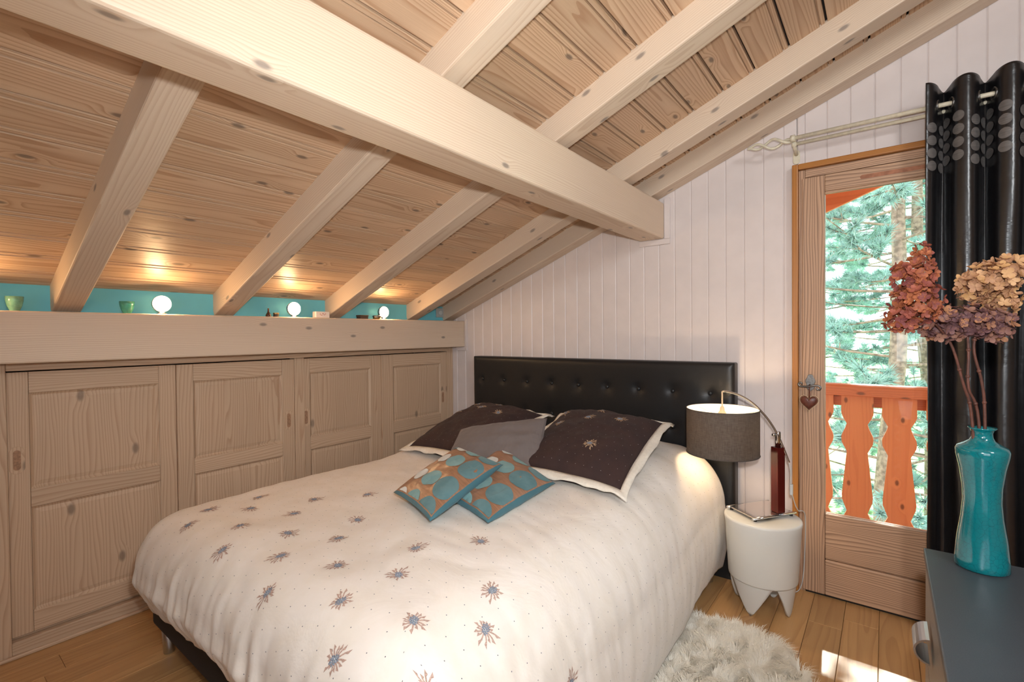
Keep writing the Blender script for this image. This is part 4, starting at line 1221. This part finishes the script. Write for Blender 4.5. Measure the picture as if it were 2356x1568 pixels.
# ------------------------------------------------------------------ sheepskin rug
rug_pts = []
for i in range(64):
    a = 2*PI*i/64
    r = 1+.06*math.sin(3*a+.6)+.05*math.sin(5*a+1.9)
    rug_pts.append((-.50+.315*r*math.cos(a), 1.88+.43*r*math.sin(a)))
def in_poly(x, y, P):
    c = False; j = len(P)-1
    for i in range(len(P)):
        if (P[i][1] > y) != (P[j][1] > y) and x < (P[j][0]-P[i][0])*(y-P[i][1])/(P[j][1]-P[i][1])+P[i][0]: c = not c
        j = i
    return c
rg = thing('sheepskin_rug', 'fluffy cream sheepskin rug on the oak floor beside the bed', 'rug', (-.50, 1.88, 0))
MB().prism(rug_pts, .001, .016, lambda p, q, t: (p, q, t)).build('hide', M['fur'], rg, bevel=.006)
fm = MB(); rng = random.Random(5); cnt = 0
while cnt < 30000:
    x = rng.uniform(-.90, -.10); y = rng.uniform(1.40, 2.40)
    if not in_poly(x, y, rug_pts): continue
    cnt += 1
    dx = x+.50; dy = y-1.88; rr_ = math.hypot(dx/.315, dy/.43)
    dirx = noise.noise((x*16, y*16, 1))*1.6 + dx*1.6*rr_; diry = noise.noise((x*16, y*16, 8))*1.6 + dy*1.6*rr_
    L = rng.uniform(.032, .062)*(1.05-.25*rr_)*(1+.45*noise.noise((x*22, y*22, 3)))
    lean = min(1.0, .55+.5*rr_); dn = math.hypot(dirx, diry)+1e-6
    dirx, diry = dirx/dn*lean+rng.uniform(-.25, .25), diry/dn*lean+rng.uniform(-.25, .25)
    pz = .014
    px_, py_ = -diry, dirx; pn = math.hypot(px_, py_)+1e-6; w_ = .0011
    px_, py_ = px_/pn*w_, py_/pn*w_
    m1 = (x+dirx*L*.45, y+diry*L*.45, pz+L*.55); m2 = (x+dirx*L*1.0, y+diry*L*1.0, pz+L*(.75-.45*lean*rng.random()))
    fm.add([(x-px_, y-py_, pz), (x+px_, y+py_, pz), (m1[0]+px_*.8, m1[1]+py_*.8, m1[2]), (m1[0]-px_*.8, m1[1]-py_*.8, m1[2]), m2], [(0, 1, 2, 3), (3, 2, 4)])
fo = build_raw(fm, 'fur', M['fur'], rg); fo['kind'] = 'stuff'

# ------------------------------------------------------------------ outside: balcony, eaves, garden
bl = struct(MB().box(-3.2, 3.2, YB+.28, 4.22, -.26, -.09).build('balcony_floor', M['rock']))
ba = thing('balustrade', 'orange stained balcony balustrade of fretted boards outside the door', 'balustrade', (0, 4.3, -.3))
MB().prism([(4.235, .862), (4.245, .93), (4.26, .942), (4.36, .942), (4.375, .93), (4.385, .862)], -3.2, 3.2, lambda p, q, t: (t, p, q)).build('handrail', M['stain_x'], ba, bevel=.004)
MB().box(-3.2, 3.2, 4.318, 4.352, .78, .861).build('top_batten', M['stain_x'], ba, bevel=.003)
MB().box(-3.2, 3.2, 4.318, 4.352, -.36, -.28).build('bottom_batten', M['stain_x'], ba, bevel=.003)
bp_ = [(.858, .0955), (.73, .0955), (.70, .085), (.655, .062), (.625, .070), (.57, .092), (.55, .0955), (.515, .092), (.45, .062), (.13, .092), (.095, .090), (.012, .062), (-.05, .09), (-.08, .0955), (-.36, .0955)]
poly = [(-w_, z) for z, w_ in bp_] + [(w_, z) for z, w_ in bp_[::-1]]
pr = MB().prism(poly, -.0135, .0135, lambda p, q, t: (p, t, q))
bme = bpy.data.meshes.new('baluster_board'); bme.from_pydata(pr.v, [], pr.f); bme.materials.append(M['stain_z'])
for k in range(-7, 9):
    o = bpy.data.objects.new('baluster_board', bme); C.objects.link(o); o.parent = ba
    o.location = Vector((-.160+.239*k, 4.300, 0))-Vector((0, 4.3, -.3))
# eaves over the balcony
ev = thing('roof_eaves', 'orange stained roof eaves and barge board above the balcony', 'roof', (0, 4.0, 2.6))
def slope_prism(x0, x1, zlo, zhi, ya, yb):
    return MB().prism([(x0, under(x0)+zlo), (x1, under(x1)+zlo), (x1, under(x1)+zhi), (x0, under(x0)+zhi)], ya, yb, lambda p, q, t: (p, t, q))
slope_prism(-3.4, 2.8, DK, DK+.14, YB+.28, 5.0).build('soffit', M['stain_x'], ev)
slope_prism(-3.4, 2.8, -.055, DK+.06, 4.94, 4.975).build('barge_board', M['stain_x'], ev)
slope_prism(-3.4, 2.8, DK-.02, DK+.16, 4.976, 5.01).build('cover_board', M['stain_x'], ev)
slope_prism(-3.4, 2.8, -.0, DK-.001, 4.2, 4.3).build('outer_rafter', M['stain_x'], ev)
# garden
g = MB().grid(lambda a, b: (-25+50*a, 5.2+50*b, -2.9+.02*50*b + 1.5*sm(.35, 1, b)+.2*noise.noise((a*20, b*20, 0))), 40, 40)
gd = g.build('ground', M['ground'], smooth=True); struct(gd)
def pine(label, x, y, z0, h, lean, seed, nb, zlow):
    rng = random.Random(seed)
    t = thing('pine_tree', label, 'tree', (x, y, z0), 'pine trees beyond the balcony')
    tp = [Vector((x+lean*k/10+.05*math.sin(k*1.3+seed), y+.04*math.cos(k+seed), z0+h*k/10)) for k in range(11)]
    MB().tube(tp, [.15*(1-.075*k) for k in range(11)], 10).build('trunk', M['bark'], t, smooth=True)
    br = MB(); nd = MB()
    def tuft(p, d, r):
        for _ in range(60):
            v = Vector((rng.gauss(0, 1), rng.gauss(0, 1), rng.gauss(0, 1))).normalized()*.9 + d*.75
            v.normalize(); e = p+v*r*rng.uniform(.65, 1.1)
            b0 = p + d*rng.uniform(-.06, .04)
            sd_ = v.cross(Vector((rng.random()-.5, rng.random()-.5, rng.random()-.5))).normalized()*.0085
            nd.add([b0+sd_, b0-sd_, e], [(0, 1, 2)])
    for k in range(nb):
        f = zlow + (1-zlow)*(k+rng.random()*.5)/nb
        p0 = tp[min(9, int(f*10))].lerp(tp[min(10, int(f*10)+1)], f*10 % 1)
        a = k*2.39996+seed; L = (1.0-.75*f)*h*.27+.55
        if L < .3: continue
        d = Vector((math.cos(a), math.sin(a), rng.uniform(-.12, .22))).normalized()
        pts = [p0 + d*L*q + Vector((0, 0, .10*L*q*q*1.6-.12*L*q)) + Vector((rng.gauss(0, .03), rng.gauss(0, .03), rng.gauss(0, .03)))*q for q in (0, .25, .5, .75, 1.0)]
        br.tube([tuple(q) for q in pts], [.020, .016, .012, .008, .005], 5)
        for q in range(11):
            s0 = rng.uniform(.25, 1.0); i0 = min(3, int(s0*4)); b0 = pts[i0].lerp(pts[i0+1], s0*4-i0)
            sd_ = (d + Vector((rng.uniform(-1, 1), rng.uniform(-1, 1), rng.uniform(-.2, .6)))).normalized()
            ln = rng.uniform(.16, .42)*(1.2-s0*.5); e = b0+sd_*ln
            br.tube([tuple(b0), tuple((b0+e)/2+Vector((0, 0, -.01))), tuple(e)], [.008, .006, .004], 4)
            tuft(e, sd_, rng.uniform(.14, .21))
            tuft((b0+e)/2, sd_, .15)
        tuft(pts[-1], d, .15)
    build_raw(br, 'branches', M['bark'], t)['kind'] = 'stuff'
    build_raw(nd, 'needles', M['needles'], t)['kind'] = 'stuff'
pine('tall blue green pine nearest the balcony', -.02, 8.6, -2.9, 9.5, .3, 2, 74, .12)
pine('second pine standing behind the nearest one to its right', .75, 11.5, -2.8, 11, -.5, 5, 78, .08)
pine('slender pine far behind the balcony between the two nearer trunks', .15, 15.0, -2.5, 11, .2, 12, 64, .08)
pine('bushy pine far behind the balcony at the right', 1.9, 14.5, -2.5, 10, -.2, 15, 60, .08)
pine('third pine partly hidden at the left behind the nearest one', -1.35, 12.5, -2.75, 10, .2, 9, 70, .08)
def shrub(label, x, y, z, r, n, seed, col):
    rng = random.Random(seed); m = MB(); t = thing('garden_shrub', label, 'shrub', (x, y, z), 'shrubs in the garden')
    tw = MB()
    for k in range(n):
        d = Vector((rng.gauss(0, 1), rng.gauss(0, 1), abs(rng.gauss(0, 1))*1.1)).normalized(); p = Vector((x, y, z))+Vector((d.x*r, d.y*r, d.z*r*1.2))*rng.uniform(.5, 1)
        v = (d+Vector((rng.gauss(0, .6), rng.gauss(0, .6), rng.gauss(0, .6)))).normalized(); s_ = v.orthogonal().normalized()*.022
        m.add([p, p+v*.05+s_, p+v*.12, p+v*.05-s_], [(0, 1, 2, 3)])
        if k % 30 == 0: tw.tube([(x, y, z), tuple(p)], .008, 4)
    build_raw(m, 'leaves', col, t)['kind'] = 'stuff'; build_raw(tw, 'twigs', M['bark'], t)['kind'] = 'stuff'
shrub('olive yellow shrub seen between the balcony boards', .05, 7.4, -2.3, .75, 1600, 3, M['shrub'])
shrub('grey green shrub low at the left beyond the balcony', -1.4, 9.5, -2.6, .95, 1600, 4, M['needles'])
shrub('grey green shrub low at the right beyond the balcony', 1.2, 9.2, -2.6, .9, 1600, 6, M['needles'])
